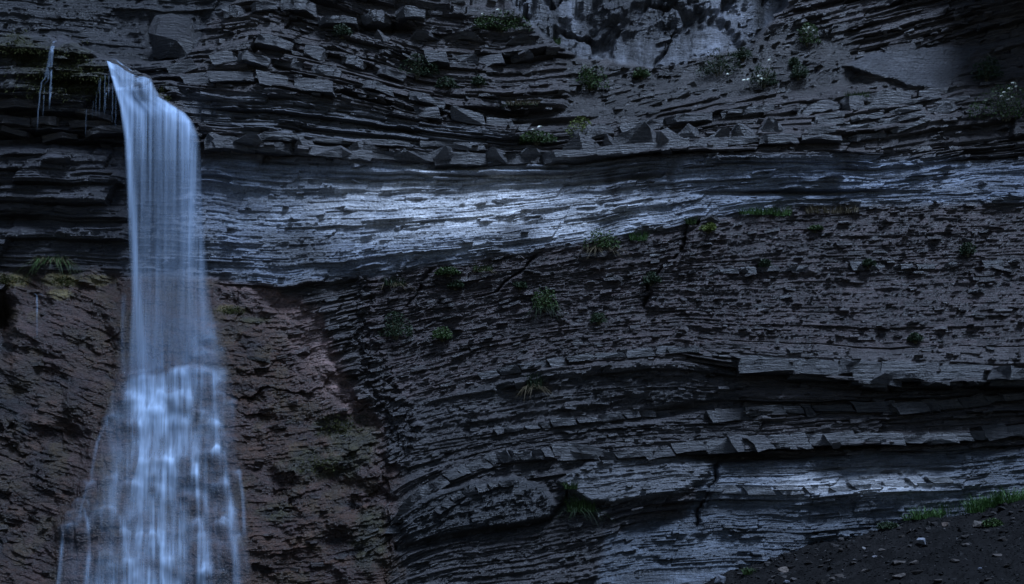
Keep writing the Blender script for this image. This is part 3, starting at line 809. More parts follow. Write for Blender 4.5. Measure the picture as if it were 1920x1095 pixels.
slab_field(260, 'broken_stone', M_TUFA, mound, reg_m, (8, 22), 302)

# ================================================================== GROUND
ex = [-200, -60, -12, 3, 8, 10.5, 14.3, 17, 19.8, 24, 32, 60, 200]
ez = [-3, -3, -2.6, -1.5, 0.1, 0.95, 2.15, 2.9, 3.35, 4.45, 6.2, 10, 16]
gxx = np.concatenate([np.linspace(-200, -15, 20), np.arange(-12, 2, 0.8), np.arange(2, 30, 0.11), np.linspace(30.5, 200, 30)])
gyy = np.concatenate([np.linspace(-260, -75, 14), np.arange(-70, -26, 1.5), np.arange(-26, -1.5, 0.12), np.array([-1, 0, 2])])
GX, GY = np.meshgrid(gxx, gyy)
def ground_z(x, y):
    x = np.asarray(x, float); y = np.asarray(y, float)
    t = np.clip(-3.4 - y, -3, 16)
    base = np.interp(x + 0.25 * t * 0.4, ex, ez)
    z = base - 0.15 * t - 0.004 * np.clip(t - 6, 0, None) ** 2
    flat_ = sstep(-14, -34, y)
    z = z * (1 - flat_) + np.minimum(z, -1.5) * flat_
    z = z + 0.38 * fbm(x / 2.5, y / 2.5, 310, 5) + 0.05 * vnoise(x * 3.1, y * 3.1, 315) + 0.03 * vnoise(x * 7.3, y * 7.3, 316)
    return z
GZ = ground_z(GX, GY)
gi = np.arange(GX.size).reshape(GX.shape)
gq = np.stack([gi[:-1, :-1], gi[:-1, 1:], gi[1:, 1:], gi[1:, :-1]], -1).reshape(-1, 4)
gt = np.ones(GX.shape + (3,)) * np.array([0.0085, 0.0078, 0.0078]) * (0.8 + 0.6 * fbm(GX / 1.3, GY / 1.3, 318, 4))[..., None]
scree = mesh_np('scree_slope', np.stack([GX, GY, GZ], -1).reshape(-1, 3), gq, M_SOIL, None, {'tint': gt.reshape(-1, 3)})
tag(scree, kind='structure')

def ground_hit(px, py):
    """where the ray through a pixel meets the scree"""
    a = at(px, py, 0); c0 = Vector((0, -D, ZC))
    t = np.linspace(0.45, 1.0, 900)
    X_, Y_, Z_ = (c0[i] + (a[i] - c0[i]) * t for i in range(3))
    hit = np.nonzero(Z_ <= ground_z(X_, Y_))[0]
    return Vector((X_[hit[0]], Y_[hit[0]], Z_[hit[0]])) if len(hit) else None

# gravel: one mass
r = np.random.default_rng(330)
vs_, fs_, ts_ = [], [], []
octv = np.array([[1, 0, 0], [-1, 0, 0], [0, 1, 0], [0, -1, 0], [0, 0, 1], [0, 0, -1]], float)
octf = np.array([[0, 2, 4], [2, 1, 4], [1, 3, 4], [3, 0, 4], [2, 0, 5], [1, 2, 5], [3, 1, 5], [0, 3, 5]])
n = 0
gxr = r.uniform(5, 27, 15000); gyr = -3.2 - 21 * r.random(15000) ** 1.2
gzr = ground_z(gxr, gyr)
for x, y, z in zip(gxr, gyr, gzr):
    s = 0.035 * math.exp(r.normal(0, 0.55))
    b = octv * np.array([1, 0.8, 0.45]) * s * r.uniform(0.7, 1.4, (6, 1))
    M = np.array(Euler((r.normal(0, 0.4), r.normal(0, 0.4), r.uniform(0, 6))).to_matrix())
    vs_.append(b @ M.T + np.array([x, y, z + s * 0.15])); fs_.append(octf + 6 * n)
    g = 0.011 * math.exp(r.normal(0, 0.75)); ts_.append(np.tile([g, g * 0.96, g * 0.97], (6, 1))); n += 1
tag(mesh_np('gravel', np.concatenate(vs_), np.concatenate(fs_), M_SOIL, None, {'tint': np.clip(np.concatenate(ts_), 0.01, 0.4)}),
    'loose dark gravel strewn over the scree slope', 'gravel', kind='stuff')

# single stones lying on the scree
def stone(px, py, w, h, tint, label, group=None):
    p = ground_hit(px, py + h * 0.4)
    if p is None: return
    sc = (p.y + D) / D / PXM
    w *= sc; h *= sc
    R = random.uniform
    pts = []
    for i in range(11):
        a = R(0, 6.28); zz = R(-1, 1)
        q = 1.0 if abs(zz) < 0.6 else 0.75
        pts.append((math.cos(a) * w * 0.5 * q * R(0.8, 1.1), math.sin(a) * max(w * 0.4, h * 0.4) * q, zz * h * 0.5 * R(0.8, 1.1)))
    o = hull_block(pts, 'stone', M_SOIL, tint, None, (p.x, p.y, p.z + h * 0.28))
    tag(o, label, 'stone', group)
    return o
stone(1728, 1014, 22, 22, (0.24, 0.25, 0.28), 'pale blue-grey angular stone lying alone in the middle of the scree')
stone(1838, 982, 34, 16, (0.10, 0.088, 0.08), 'flat brown stone slab just below the grass at the right edge')
stone(1772, 982, 14, 14, (0.13, 0.10, 0.085), 'small upright brown stone beneath the bright grass tufts')
stone(1468, 1066, 22, 16, (0.14, 0.115, 0.10), 'brown angular stone at the left part of the scree with a lit top', )
stone(1350, 1084, 28, 24, (0.10, 0.105, 0.12), 'blue-grey angular boulder at the lower left foot of the scree')
stone(1475, 1090, 14, 9, (0.16, 0.17, 0.2), 'small bluish stone at the bottom edge below the brown angular stone')
stone(1640, 1043, 11, 7, (0.2, 0.2, 0.22), 'small pale stone low and left of the pale blue-grey angular stone')
stone(1620, 1027, 9, 6, (0.2, 0.19, 0.19), 'tiny pale stone left of the pale blue-grey angular stone')
stone(1837, 1066, 9, 8, (0.13, 0.14, 0.17), 'small bluish stone far right near the bottom of the scree')
for px, py, w, h in ((1686, 1054, 26, 12), (1712, 1052, 20, 10), (1580, 1079, 30, 12), (1684, 1078, 34, 13), (1722, 1070, 30, 14), (1625, 1069, 20, 8),
                     (1540, 1090, 26, 12), (1560, 1085, 18, 9), (1790, 1050, 20, 9), (1870, 1040, 24, 9), (1890, 1060, 18, 8), (1652, 1030, 16, 7),
                     (1600, 1055, 14, 7), (1810, 1020, 18, 8), (1880, 1010, 20, 9), (1540, 1060, 14, 7), (1760, 1088, 22, 10), (1850, 1085, 22, 9), (1690, 1004, 14, 6), (1578, 1030, 15, 8)):
    g = random.uniform(0.03, 0.075)
    stone(px, py, w, h, (g * 1.15, g, g * 0.92), 'flat brownish stone half sunk in the dark scree', 'flat brownish stones in the scree')

for k in range(70):
    t_ = random.random()
    px = 1385 + 540 * t_; py = pl(px, [(1380, 1066), (1530, 1016), (1640, 982), (1750, 972), (1920, 928)]) + abs(random.gauss(0, 34)) + 4
    if py > 1088: continue
    g = random.uniform(0.015, 0.06)
    stone(px, py, random.uniform(7, 20), random.uniform(4, 10), (g * 1.1, g, g * 0.98), 'small dark angular stone among the debris at the foot of the cliff', 'dark debris stones on the scree')

# ================================================================== WATER
def terr(px, py):
    i = np.clip(((py + 250) / STEP), 0, 774).astype(int); j = np.clip(((px + 300) / STEP), 0, 1259).astype(int)
    return ZI[i, j]
def blur(a, n, ax):
    k = np.hanning(n + 2)[1:-1]; k /= k.sum()
    return np.apply_along_axis(lambda v: np.convolve(np.pad(v, n // 2, mode='edge'), k, mode='valid')[:len(v)], ax, a)

def water_sheet(name, parent, px, py, Yw, flow, thr=0.012):
    f = (D + Yw) / D
    X = (px - 960) / PXM * f; Z = ZC + ((1095 - py) / PXM - ZC) * f
    nr_, nc_ = px.shape
    ii = np.arange(nr_ * nc_).reshape(nr_, nc_)
    q = np.stack([ii[1:, :-1], ii[1:, 1:], ii[:-1, 1:], ii[:-1, :-1]], -1).reshape(-1, 4)
    fl = flow.ravel()
    q = q[fl[q].max(1) > thr]
    u, inv = np.unique(q.ravel(), return_inverse=True)
    co_ = np.stack([X, Yw, Z], -1).reshape(-1, 3)[u] - np.array(parent.location)
    return mesh_np(name, co_, inv.reshape(-1, 4), M_WATER, parent, {'flow': fl[u]}, True)

fall = empty('waterfall', at(300, 1095, -6))
tag(fall, 'tall silky waterfall dropping over a ledge and fanning out down brown rock', 'waterfall')

EL = [(108, 200), (150, 212), (200, 226), (260, 234), (400, 240), (560, 246), (700, 240), (780, 236)]
ER = [(108, 212), (120, 228), (132, 246), (148, 282), (165, 290), (182, 300), (198, 325), (212, 347), (230, 362), (255, 371), (300, 376), (420, 382), (560, 396), (700, 418), (780, 424)]
def curtain(name, amt, dy, seed, ytop, ybot, jet):
    ys = np.arange(ytop, ybot, 1.6); us = np.linspace(0, 1, 120)
    py = np.broadcast_to(ys[:, None], (len(ys), len(us))).copy()
    xl = pl(ys, EL)[:, None] - 2; xr = pl(ys, ER)[:, None] + 3
    px = xl + (xr - xl) * us[None, :]
    tw = blur(blur(terr(px, py), 15, 1), 9, 0) - 0.12 - dy
    Yw = tw.copy()
    for i in range(1, len(ys)):
        free = Yw[i - 1] - (0.004 if ys[i] < 300 else 0.0)
        Yw[i] = np.minimum(tw[i], free)
    Yw = blur(Yw, 9, 1)
    U = us[None, :]
    edge = sstep(0, 0.05, U) * (1 - sstep(0.90, 1.0, U))
    st = 0.5 + 0.5 * fbm(px / 5.0 + 0.02 * py / 10, py / 240, seed, 5, 0.65)
    st2 = 0.5 + 0.5 * fbm(px / 22.0, py / 400, seed + 6, 3)
    lev = pl(py, [(108, 0.55), (150, 0.75), (205, 0.95), (235, 0.9), (265, 0.62), (320, 0.44), (400, 0.36), (520, 0.34), (600, 0.36), (690, 0.34), (760, 0.2)])
    fl = lev * edge * np.clip(0.25 + 1.6 * (st - 0.3) + 0.9 * (st2 - 0.4), 0.03, 1.6)
    # rock showing through between the two upper lobes
    hole_ = np.exp(-((px - pl(py, [(140, 252), (165, 262), (195, 272)])) / 9) ** 2) * sstep(148, 160, py) * (1 - sstep(186, 198, py))
    fl *= 1 - 0.75 * hole_
    # bright folded-over edge where the sheet leaves the ledge
    lip = np.exp(-((py - pl(px, [(212, 150), (240, 190), (262, 205), (300, 205), (345, 218), (372, 255)])) / 12) ** 2)
    fl = fl + 0.25 * lip * edge * (0.5 + st)
    if jet:
        jx = pl(py, [(120, 207), (150, 216), (200, 231), (260, 241), (400, 250), (560, 259), (690, 266)])
        jw = pl(py, [(120, 5), (260, 6), (560, 6.5), (690, 9)])
        fl = fl + (0.62 - 0.25 * sstep(560, 700, py)) * np.exp(-((px - jx) / jw) ** 2) * (0.6 + 0.8 * st)
        jx2 = pl(py, [(250, 366), (400, 358), (560, 350)])
        fl = fl + 0.22 * np.exp(-((px - jx2) / 7) ** 2) * sstep(240, 280, py) * (1 - sstep(430, 560, py))
    fl = fl * (1 - sstep(ybot - 120, ybot - 4, py)) * sstep(ytop, ytop + 6, py)
    return water_sheet(name, fall, px, py, Yw, np.clip(fl * amt, 0, 1))
curtain('water_curtain', 0.75, 0.30, 401, 109, 770, True)
curtain('water_curtain', 0.50, 0.02, 431, 112, 730, False)

# cascade over the steps
xs_ = np.arange(88, 482, 1.5); ys_ = np.arange(540, 1150, 1.6)
cpx, cpy = np.meshgrid(xs_, ys_)
tw0 = terr(cpx, cpy)
tw = np.minimum.reduce([np.roll(np.roll(tw0, a_, 0), b_, 1) for a_ in range(-4, 5) for b_ in range(-4, 5) if a_ * a_ + b_ * b_ < 18])
tw = blur(blur(tw, 9, 1), 7, 0) - 0.06
Yc = tw.copy()
for i in range(1, len(ys_)):
    Yc[i] = np.minimum(tw[i], Yc[i - 1] + 0.03)
Yc = np.minimum(blur(blur(Yc, 21, 1), 13, 0), Yc * 0.5 + 0.5 * blur(blur(Yc, 21, 1), 13, 0))
Yc = blur(blur(Yc, 9, 1), 7, 0)
mn = np.minimum.reduce([np.roll(np.roll(tw0, a_, 0), b_, 1) for a_ in range(-4, 5) for b_ in range(-3, 4)])
Yc = np.minimum(Yc - 0.12, blur(blur(np.minimum(Yc - 0.12, mn - 0.03), 5, 1), 5, 0))
le = pl(cpy, [(540, 226), (600, 228), (690, 222), (740, 208), (790, 190), (880, 168), (940, 140), (985, 112), (1150, 96)])
re = pl(cpy, [(540, 395), (600, 412), (660, 428), (750, 437), (850, 438), (900, 455), (1000, 464), (1150, 468)])
env = sstep(-4, 26, cpx - le) * (1 - sstep(-22, 4, cpx - re))
st = 0.5 + 0.5 * fbm(cpx / 4.5, cpy / 90, 451, 5, 0.62)
st2 = 0.5 + 0.5 * fbm(cpx / 14, cpy / 150, 457, 4)
veil = pl(cpy, [(540, 0.0), (600, 0.12), (690, 0.20), (780, 0.20), (1000, 0.18), (1060, 0.24), (1100, 0.32), (1150, 0.3)]) * (0.45 + 0.9 * np.exp(-((cpx - 305) / 75) ** 2))
flow = veil * env * (0.35 + 1.1 * st2) * np.clip(0.3 + 1.3 * st, 0, 2)
def band(pts, wid, amt, y0, y1, soft=14):
    """a run of water along (y, x) points"""
    global flow
    x = pl(cpy, pts); w = pl(cpy, wid)
    a = np.exp(-(np.abs(cpx - x) / w) ** 2.4) * sstep(y0 - 4, y0 + 8, cpy + 9 * vnoise(cpx / 8, cpx * 0 + y0, 485)) * (1 - sstep(y1 - soft, y1 + soft, cpy))
    flow = flow + amt * a * np.clip(0.25 + 1.5 * (st - 0.15), 0.1, 1.7)
W = lambda a, b, y0, y1: [(y0, a), (y1, b)]
band([(695, 262), (740, 272)], W(22, 30, 695, 760), 0.62, 698, 790, 30)
band([(690, 266), (800, 290), (900, 292), (1095, 296)], [(690, 12), (780, 24), (900, 22), (1150, 32)], 0.50, 760, 1160, 40)
band([(735, 318), (800, 330), (860, 330)], W(26, 22, 735, 860), 0.42, 735, 850, 30)
band([(690, 396), (790, 402)], W(13, 15, 690, 790), 0.5, 692, 800, 25)
band([(690, 340), (735, 345)], W(34, 30, 690, 735), 0.25, 692, 740)
band([(785, 343), (850, 340)], W(13, 12, 785, 850), 0.5, 785, 860)
band([(853, 337), (1050, 345)], W(12, 14, 853, 1050), 0.45, 855, 1060, 40)
band([(793, 392), (850, 400)], W(20, 14, 793, 850), 0.3, 795, 850)
band([(845, 415), (930, 428), (1000, 437), (1095, 445)], W(7, 8, 845, 1095), 0.5, 848, 1110, 30)
band([(845, 384), (960, 388)], W(4, 5, 845, 960), 0.35, 848, 950, 30)
band([(870, 368), (1000, 374), (1080, 372)], W(3.5, 5, 870, 1080), 0.65, 872, 1100, 30)
band([(884, 448), (930, 455), (1000, 458)], W(3, 3.5, 884, 1000), 0.4, 884, 1000, 20)
band([(778, 205), (830, 182), (885, 172)], W(3.5, 2.5, 778, 885), 0.32, 780, 890)
band([(778, 200), (840, 208)], W(5, 4, 778, 840), 0.28, 780, 840)
band([(790, 244), (900, 235)], W(20, 26, 790, 900), 0.22, 790, 900, 40)
band([(560, 232), (620, 230), (700, 232)], W(5, 5, 560, 700), 0.32, 550, 705)
band([(905, 165), (930, 158), (960, 150)], W(3, 2.6, 905, 960), 0.3, 900, 960)
band([(895, 205), (940, 200)], W(9, 7, 895, 940), 0.22, 893, 945)
band([(985, 119), (1050, 114), (1110, 108)], W(2.6, 4, 985, 1110), 0.6, 985, 1140)
band([(995, 168), (1050, 166), (1110, 160)], W(3, 4.5, 995, 1110), 0.6, 995, 1140)
band([(955, 158), (990, 166)], W(2.5, 3, 955, 990), 0.5, 955, 995)
band([(955, 222), (1000, 235), (1050, 237)], W(8, 6, 955, 1050), 0.36, 955, 1050, 30)
band([(955, 190), (1000, 192)], W(4, 3, 955, 1000), 0.3, 955, 1000)
band([(1035, 190), (1110, 178)], W(5, 8, 1035, 1110), 0.35, 1035, 1130)
band([(1040, 235), (1110, 250)], W(22, 34, 1040, 1110), 0.34, 1040, 1140, 30)
band([(1047, 320), (1110, 330)], W(18, 26, 1047, 1110), 0.32, 1047, 1140)
band([(1068, 390), (1110, 386)], W(9, 12, 1068, 1110), 0.32, 1068, 1140)
# strands: lines of water running down, parted by the bosses of rock
r = np.random.default_rng(477)
NP_ = 5200
dens = np.zeros(cpx.shape)
xp = np.concatenate([r.normal(268, 14, NP_ // 3), np.clip(r.normal(320, 48, NP_ - NP_ // 3), 230, 400)])
rel = (xp - 228) / (405 - 228); vx = np.zeros(NP_); y_on = np.concatenate([r.uniform(600, 700, NP_ // 3), r.uniform(575, 720, NP_ - NP_ // 3)])
gxt = np.gradient(blur(blur(tw0, 9, 1), 9, 0), axis=1)
for i, yy_ in enumerate(ys_):
    l_, r_ = pl(yy_, [(540, 226), (600, 228), (690, 222), (740, 208), (790, 190), (880, 168), (940, 140), (985, 112), (1150, 96)]), pl(yy_, [(540, 395), (600, 412), (660, 428), (750, 437), (850, 438), (900, 455), (1000, 464), (1150, 468)])
    j = np.clip(((xp - xs_[0]) / 1.5).astype(int), 0, len(xs_) - 1)
    vx = 0.82 * vx + 3.2 * gxt[i, j] + r.normal(0, 0.13, NP_)
    tgt = l_ + rel * (r_ - l_)
    act = yy_ > y_on
    xp = np.where(act, xp + np.clip(vx, -1.6, 1.6) + 0.012 * (tgt - xp), xp)
    np.add.at(dens[i], j[act], 1.0)
dens = 0.5 * blur(dens, 3, 1) + 0.5 * blur(dens, 9, 1)
dens = blur(dens, 5, 0)
dn = np.clip(dens / 26.0, 0, 4)
flow = flow * (0.62 + 0.35 * np.clip(dn, 0, 1.3)) + 0.07 * np.clip(dn, 0, 2.4) ** 1.2
for k, (x0, x1, yl) in enumerate(LIPS):
    xc, hw = (x0 + x1) / 2, (x1 - x0) / 2 + 4
    e = np.clip(1 - (np.abs(cpx - xc + 3 * vnoise(cpy / 9, cpx * 0 + k, 481)) / hw) ** 2.0, 0, 1)
    yy = cpy - (yl + min(hw * 0.6, 7 if xc > 240 else 30) * (1 - np.sqrt(e))) + 4.5 * vnoise(cpx / 11, cpx * 0 + k, 483)
    rr_ = np.random.default_rng(500 + k)
    sm = 1.0 if k < 35 else 0.8
    a1 = rr_.uniform(0.06, 0.30) * sm; L = rr_.uniform(14, 44); a2 = rr_.uniform(0.08, 0.26) * sm
    on = e ** 0.45 * np.clip(0.25 + 1.5 * st2 - 0.3 * st, 0.1, 1.3)
    crest = np.exp(-(np.clip(yy, -50, 0) / 2.4) ** 2) * np.exp(-(np.clip(yy, 0, 90) / 7.0))
    flow = flow + on * (a1 * crest * (0.35 + 1.1 * st2) + a2 * np.exp(-(np.clip(yy, -50, 0) / 3) ** 2) * np.exp(-np.clip(yy, 0, None) / L) * np.clip(0.1 + 1.6 * (st - 0.2), 0, 1.7) * np.clip(0.3 + dn * 0.7, 0, 1.4))
flow = flow * sstep(-14, 4, cpx - le) * (1 - sstep(-4, 12, cpx - re))
flow = 0.6 * flow + 0.4 * blur(flow, 9, 0)
flow = flow * np.clip(0.72 + 0.55 * fbm(cpx / 26, cpy / 46, 487, 3), 0.3, 1.25)
water_sheet('cascade', fall, cpx, cpy, Yc, np.clip(flow * 0.95, 0, 0.97))

# thin strands left of the fall
def strand(parent, pts, w0, w1, fl, name='water_strand'):
    n = 26
    P = np.array(pts, float)
    cum = np.concatenate([[0], np.cumsum(np.hypot(*np.diff(P, axis=0).T))])
    t = np.linspace(0, cum[-1], n)
    x = np.interp(t, cum, P[:, 0]) + 0.7 * vnoise(t / 9, t * 0 + w0 * 7, 460); y = np.interp(t, cum, P[:, 1])
    w = np.linspace(w0, w1, n)
    px = np.stack([x - w, x - w * 0.4, x + w * 0.4, x + w], 1); py = np.stack([y] * 4, 1)
    Y = terr(px, py); Y = np.minimum(Y, blur(Y, 5, 0)).min(1, keepdims=True) - 0.08
    for i in range(1, n): Y[i] = min(Y[i, 0], Y[i - 1, 0] + 0.01)
    Yr = np.repeat(Y, 4, 1); Yr[:, 1:3] -= 0.03
    fade = (1 - sstep(0.6, 1.0, np.linspace(0, 1, n))) * sstep(0, 0.05, np.linspace(0, 1, n))
    flw = np.stack([fade * 0, fade * fl, fade * fl, fade * 0], 1)
    return water_sheet(name, parent, px, py, Yr, flw * 0.6, 0.0)
tr1 = tag(empty('trickle', at(92, 260, -1)), 'thin trickle running down the mossy ledge at far left', 'trickle')
for p, a, b, fl in (([(103, 76), (96, 95), (92, 120), (84, 150)], 5, 4, 0.5), ([(100, 82), (97, 110), (95, 150), (91, 205)], 3, 1.6, 0.55), ([(88, 140), (78, 155), (74, 180), (69, 250)], 2, 1.4, 0.5),
                    ([(97, 150), (95, 170), (92, 210)], 2.4, 1.5, 0.45), ([(84, 150), (82, 180), (80, 230)], 1.5, 1.2, 0.3), ([(92, 120), (90, 150), (80, 162)], 3, 2, 0.35)):
    strand(tr1, p, a, b, fl)
tr2 = tag(empty('dripping_water', at(185, 260, -1)), 'row of thin drips hanging from the mossy ledge beside the main fall', 'drips')
for x, y0, y1, fl in ((162, 205, 260, 0.3), (175, 188, 225, 0.3), (181, 170, 222, 0.35), (188, 145, 225, 0.3), (197, 140, 225, 0.4), (199, 165, 215, 0.4), (212, 150, 235, 0.45), (218, 165, 250, 0.4), (186, 150, 175, 0.4), (205, 130, 190, 0.35)):
    strand(tr2, [(x, y0), (x - 1, (y0 + y1) / 2), (x - 2, y1)], 1.7, 1.2, fl)
tr3 = tag(empty('splash', at(70, 600, -1)), 'small splash of falling drops on brown rock at far left', 'splash')
for p, a, b, fl in (([(64, 550), (69, 553), (70, 575), (69, 600)], 1.8, 1.4, 0.4), ([(82, 555), (74, 551), (68, 552)], 1.4, 1.2, 0.35), ([(69, 590), (69, 640)], 1.5, 1.2, 0.18)):
    strand(tr3, p, a, b, fl)

# ================================================================== PLANTS
def leaf_cloud(n, rx, ry, rz, size, seed, base=0.0, ragged=0.35):
    r = np.random.default_rng(seed)
    V_, F_ = [], []
    clumps = r.normal(0, 0.5, (max(4, n // 30), 3)); clumps[:, 2] = np.abs(clumps[:, 2]) * 0.9
    for i in range(n):
        c = clumps[r.integers(len(clumps))] + r.normal(0, ragged * 0.6, 3)
        ln = np.linalg.norm(c); c = c / max(1, ln * 0.95)
        p = np.array([c[0] * rx, c[1] * ry, base + abs(c[2]) * rz])
        s = size * r.uniform(0.6, 1.5)
        a = r.normal(0, 1, 3); a /= np.linalg.norm(a); a[2] = abs(a[2]) * 0.8; b = np.cross(a, r.normal(0, 1, 3)); b /= np.linalg.norm(b) + 1e-6
        k = len(V_)
        V_ += [p, p + a * s * 0.5 + b * s * 0.25, p + a * s, p + a * s * 0.5 - b * s * 0.25]
        F_.append([k, k + 1, k + 2, k + 3])
    return np.array(V_), np.array(F_)
def blades(n, rx, ry, h, width, seed, droop=0.5):
    r = np.random.default_rng(seed)
    V_, F_ = [], []
    for i in range(n):
        p = np.array([r.uniform(-0.8, 0.8) * rx, np.clip(r.normal(0, 0.42), -0.8, 0.8) * ry, -0.05])
        az = math.atan2(p[1], p[0]) + r.normal(0, 0.9)
        L = h * r.uniform(0.5, 1.15); lean = r.uniform(0.15, 0.9) * (0.4 + droop)
        dr = np.array([math.cos(az), math.sin(az), 0]); sd_ = np.array([-dr[1], dr[0], 0]) * width * r.uniform(0.6, 1.3)
        pts = []
        for t in (0, 0.4, 0.75, 1.0):
            pts.append(p + dr * L * lean * t ** 1.7 + np.array([0, 0, L * (t - droop * 0.75 * t * t * (0.4 + lean))]))
        k = len(V_)
        V_ += [pts[0] - sd_, pts[0] + sd_, pts[1] - sd_ * 0.8, pts[1] + sd_ * 0.8, pts[2] - sd_ * 0.5, pts[2] + sd_ * 0.5, pts[3], pts[3] + sd_ * 0.05]
        F_ += [[k, k + 1, k + 3, k + 2], [k + 2, k + 3, k + 5, k + 4], [k + 4, k + 5, k + 7, k + 6]]
    return np.array(V_), np.array(F_)
def stems(n, rx, h, seed, w=0.012):
    r = np.random.default_rng(seed)
    V_, F_ = [], []
    for i in range(n):
        x, y = r.normal(0, 0.35, 2) * rx
        b = np.array([x * 0.2, y * 0.2, -0.12]); t = np.array([x, y, h * r.uniform(0.5, 0.9)])
        k = len(V_)
        o1, o2 = np.array([w, 0, 0]), np.array([0, w, 0])
        V_ += [b - o1, b + o1, t + o1 * 0.5, t - o1 * 0.5, b - o2, b + o2, t + o2 * 0.5, t - o2 * 0.5]
        F_ += [[k, k + 1, k + 2, k + 3], [k + 4, k + 5, k + 6, k + 7]]
    return np.array(V_), np.array(F_)
def umbel(rad, seed):
    r = np.random.default_rng(seed)
    V_, F_ = [], []
    for i in range(26):
        a = r.uniform(0, 6.28); q = rad * math.sqrt(r.random())
        p = np.array([math.cos(a) * q, math.sin(a) * q, 0.35 * rad * (1 - (q / rad) ** 2) + r.normal(0, 0.06) * rad]); s = rad * 0.26
        k = len(V_); c, s_ = math.cos(a) * s, math.sin(a) * s
        V_ += [p + np.array([c, s_, 0.1 * s]), p + np.array([-s_, c, -0.5 * s]), p - np.array([c, s_, 0.1 * s]), p + np.array([s_, -c, 0.6 * s])]
        F_.append([k, k + 1, k + 2, k + 3])
    # stalk
    k = len(V_); w = 0.004
    V_ += [np.array([-w, 0, -0.4]), np.array([w, 0, -0.4]), np.array([w, 0, 0]), np.array([-w, 0, 0])]
    F_.append([k, k + 1, k + 2, k + 3])
    return np.array(V_), np.array(F_)

PS = [600]
def plant(px, py, w, h, kind, label, cat, name, mat, mat2=None, group=None, flowers=(), ground=False, n=None):
    """(px, py) = middle of the plant's foot in the picture, w and h in pixels"""
    PS[0] += 17
    if ground:
        p = ground_hit(px, py)
        if p is None: return
        p = Vector((p.x, p.y, p.z))
    else:
        Y = look_soft(px, py, 8)
        p = at(px, py, Y - 0.12)
    sc = (p.y + D) / D / PXM
    rx, hh = w * sc * 0.55, h * sc
    root = tag(empty(name, p), label, cat, group)
    if kind == 'bush':
        v_, f_ = leaf_cloud(n or int(500 + w * 14), rx, min(rx, 0.55), hh, 0.10, PS[0])
        mesh_np('foliage', v_, f_, mat, root)
        v_, f_ = stems(14, rx, hh, PS[0] + 1); mesh_np('stem', v_, f_, M_STEM, root)
    elif kind == 'grass':
        v_, f_ = blades(n or int(90 + w * 3), rx, min(rx, 0.4), hh, 0.014, PS[0], 0.5)
        mesh_np('grass_blades', v_, f_, mat, root)
    elif kind == 'hang':
        v_, f_ = blades(n or int(90 + w * 3), rx, min(rx, 0.4), hh, 0.014, PS[0], 1.4)
        mesh_np('grass_blades', v_, f_, mat, root)
    if mat2:
        v_, f_ = blades(int(50 + w * 1.5), rx * 1.1, min(rx, 0.4), hh * 0.9, 0.012, PS[0] + 3, 1.3)
        mesh_np('dry_blades', v_, f_, mat2, root)
    for i, (fx, fy, fr) in enumerate(flowers):
        v_, f_ = umbel(fr * sc, PS[0] + 5 + i)
        o = mesh_np('flower_head', v_, f_, M_FLOWER, root)
        o.location = ((fx - px) * sc, -min(rx, 0.5) * 0.5, (py - fy) * sc)
        o.rotation_euler = (0.5, random.uniform(-0.3, 0.3), 0)
    return root
B = 'bush'
plant(940, 58, 100, 34, 'bush', 'long green patch of leafy growth at the top edge beside the pale wall', 'plants', 'leafy_plant', M_LEAF, flowers=((935, 22, 4), (905, 30, 3)))
plant(1110, 168, 56, 46, B, 'rounded dark green bush below the pale upper wall', B, 'bush', M_LEAF)
plant(785, 145, 66, 40, B, 'dark straggly bush in the broken beds left of the upper centre', B, 'bush', M_LEAF_DARK)
plant(1088, 258, 46, 36, B, 'yellow-green cushion bush perched above the big pointed blocks', B, 'bush', M_LEAF_YEL, n=700)
plant(1008, 268, 62, 20, B, 'low green plant with white flowers left of the yellow-green cushion bush', 'plant', 'flowering_plant', M_LEAF, flowers=((1013, 241, 5), (1000, 246, 3)))
plant(1128, 468, 58, 38, B, 'pale green feathery bush at the lower rim of the pale face', B, 'bush', M_LEAF, M_DRY)
plant(1197, 449, 36, 22, 'grass', 'green tuft on the rim between the feathery bush and the diagonal crack', 'tuft', 'grass_tuft', M_GRASS)
plant(1328, 434, 26, 14, B, 'tiny bright green plant beside the top of the diagonal crack', 'plant', 'small_plant', M_LEAF_YEL)
plant(1402, 400, 36, 16, 'grass', 'left tuft of the green row on the ledge under the pale face', 'tuft', 'grass_tuft', M_GRASS)
plant(1432, 400, 34, 18, 'grass', 'middle tuft of the green row on the ledge under the pale face', 'tuft', 'grass_tuft', M_GRASS)
plant(1466, 402, 40, 20, 'grass', 'right tuft of the green row on the ledge, next to the dry grass', 'tuft', 'grass_tuft', M_GRASS)
plant(1560, 398, 110, 20, 'grass', 'wide mat of brown dry grass on the ledge under the pale face', 'grass', 'dry_grass_mat', M_DRY, n=420)
plant(1022, 580, 44, 40, B, 'dark green bush alone in the middle of the rubbly slope', B, 'bush', M_LEAF, M_LEAF_DARK)
plant(742, 632, 54, 44, B, 'dark bush at the left end of the slope near the brown rock', B, 'bush', M_LEAF_DARK)
plant(830, 636, 32, 22, B, 'small green bush right of the dark bush at the slope’s left end'.replace('’', "'"), B, 'bush', M_LEAF)
plant(740, 534, 42, 22, 'grass', 'thin greyish tuft near the upper left corner of the slope', 'tuft', 'grass_tuft', M_LEAF_DARK, M_DRY)
plant(840, 515, 38, 12, B, 'flat green cushion right under the rim of the pale face', 'plant', 'cushion_plant', M_LEAF)
plant(854, 540, 24, 14, B, 'tiny dark plant just under the flat green cushion', 'plant', 'small_plant', M_LEAF_DARK)
plant(905, 507, 40, 16, 'grass', 'low tuft between the flat cushion and the slanting joint', 'tuft', 'grass_tuft', M_LEAF, M_DRY)
plant(1222, 532, 28, 20, B, 'small dark bush at the lower end of the diagonal crack', B, 'bush', M_LEAF_DARK)
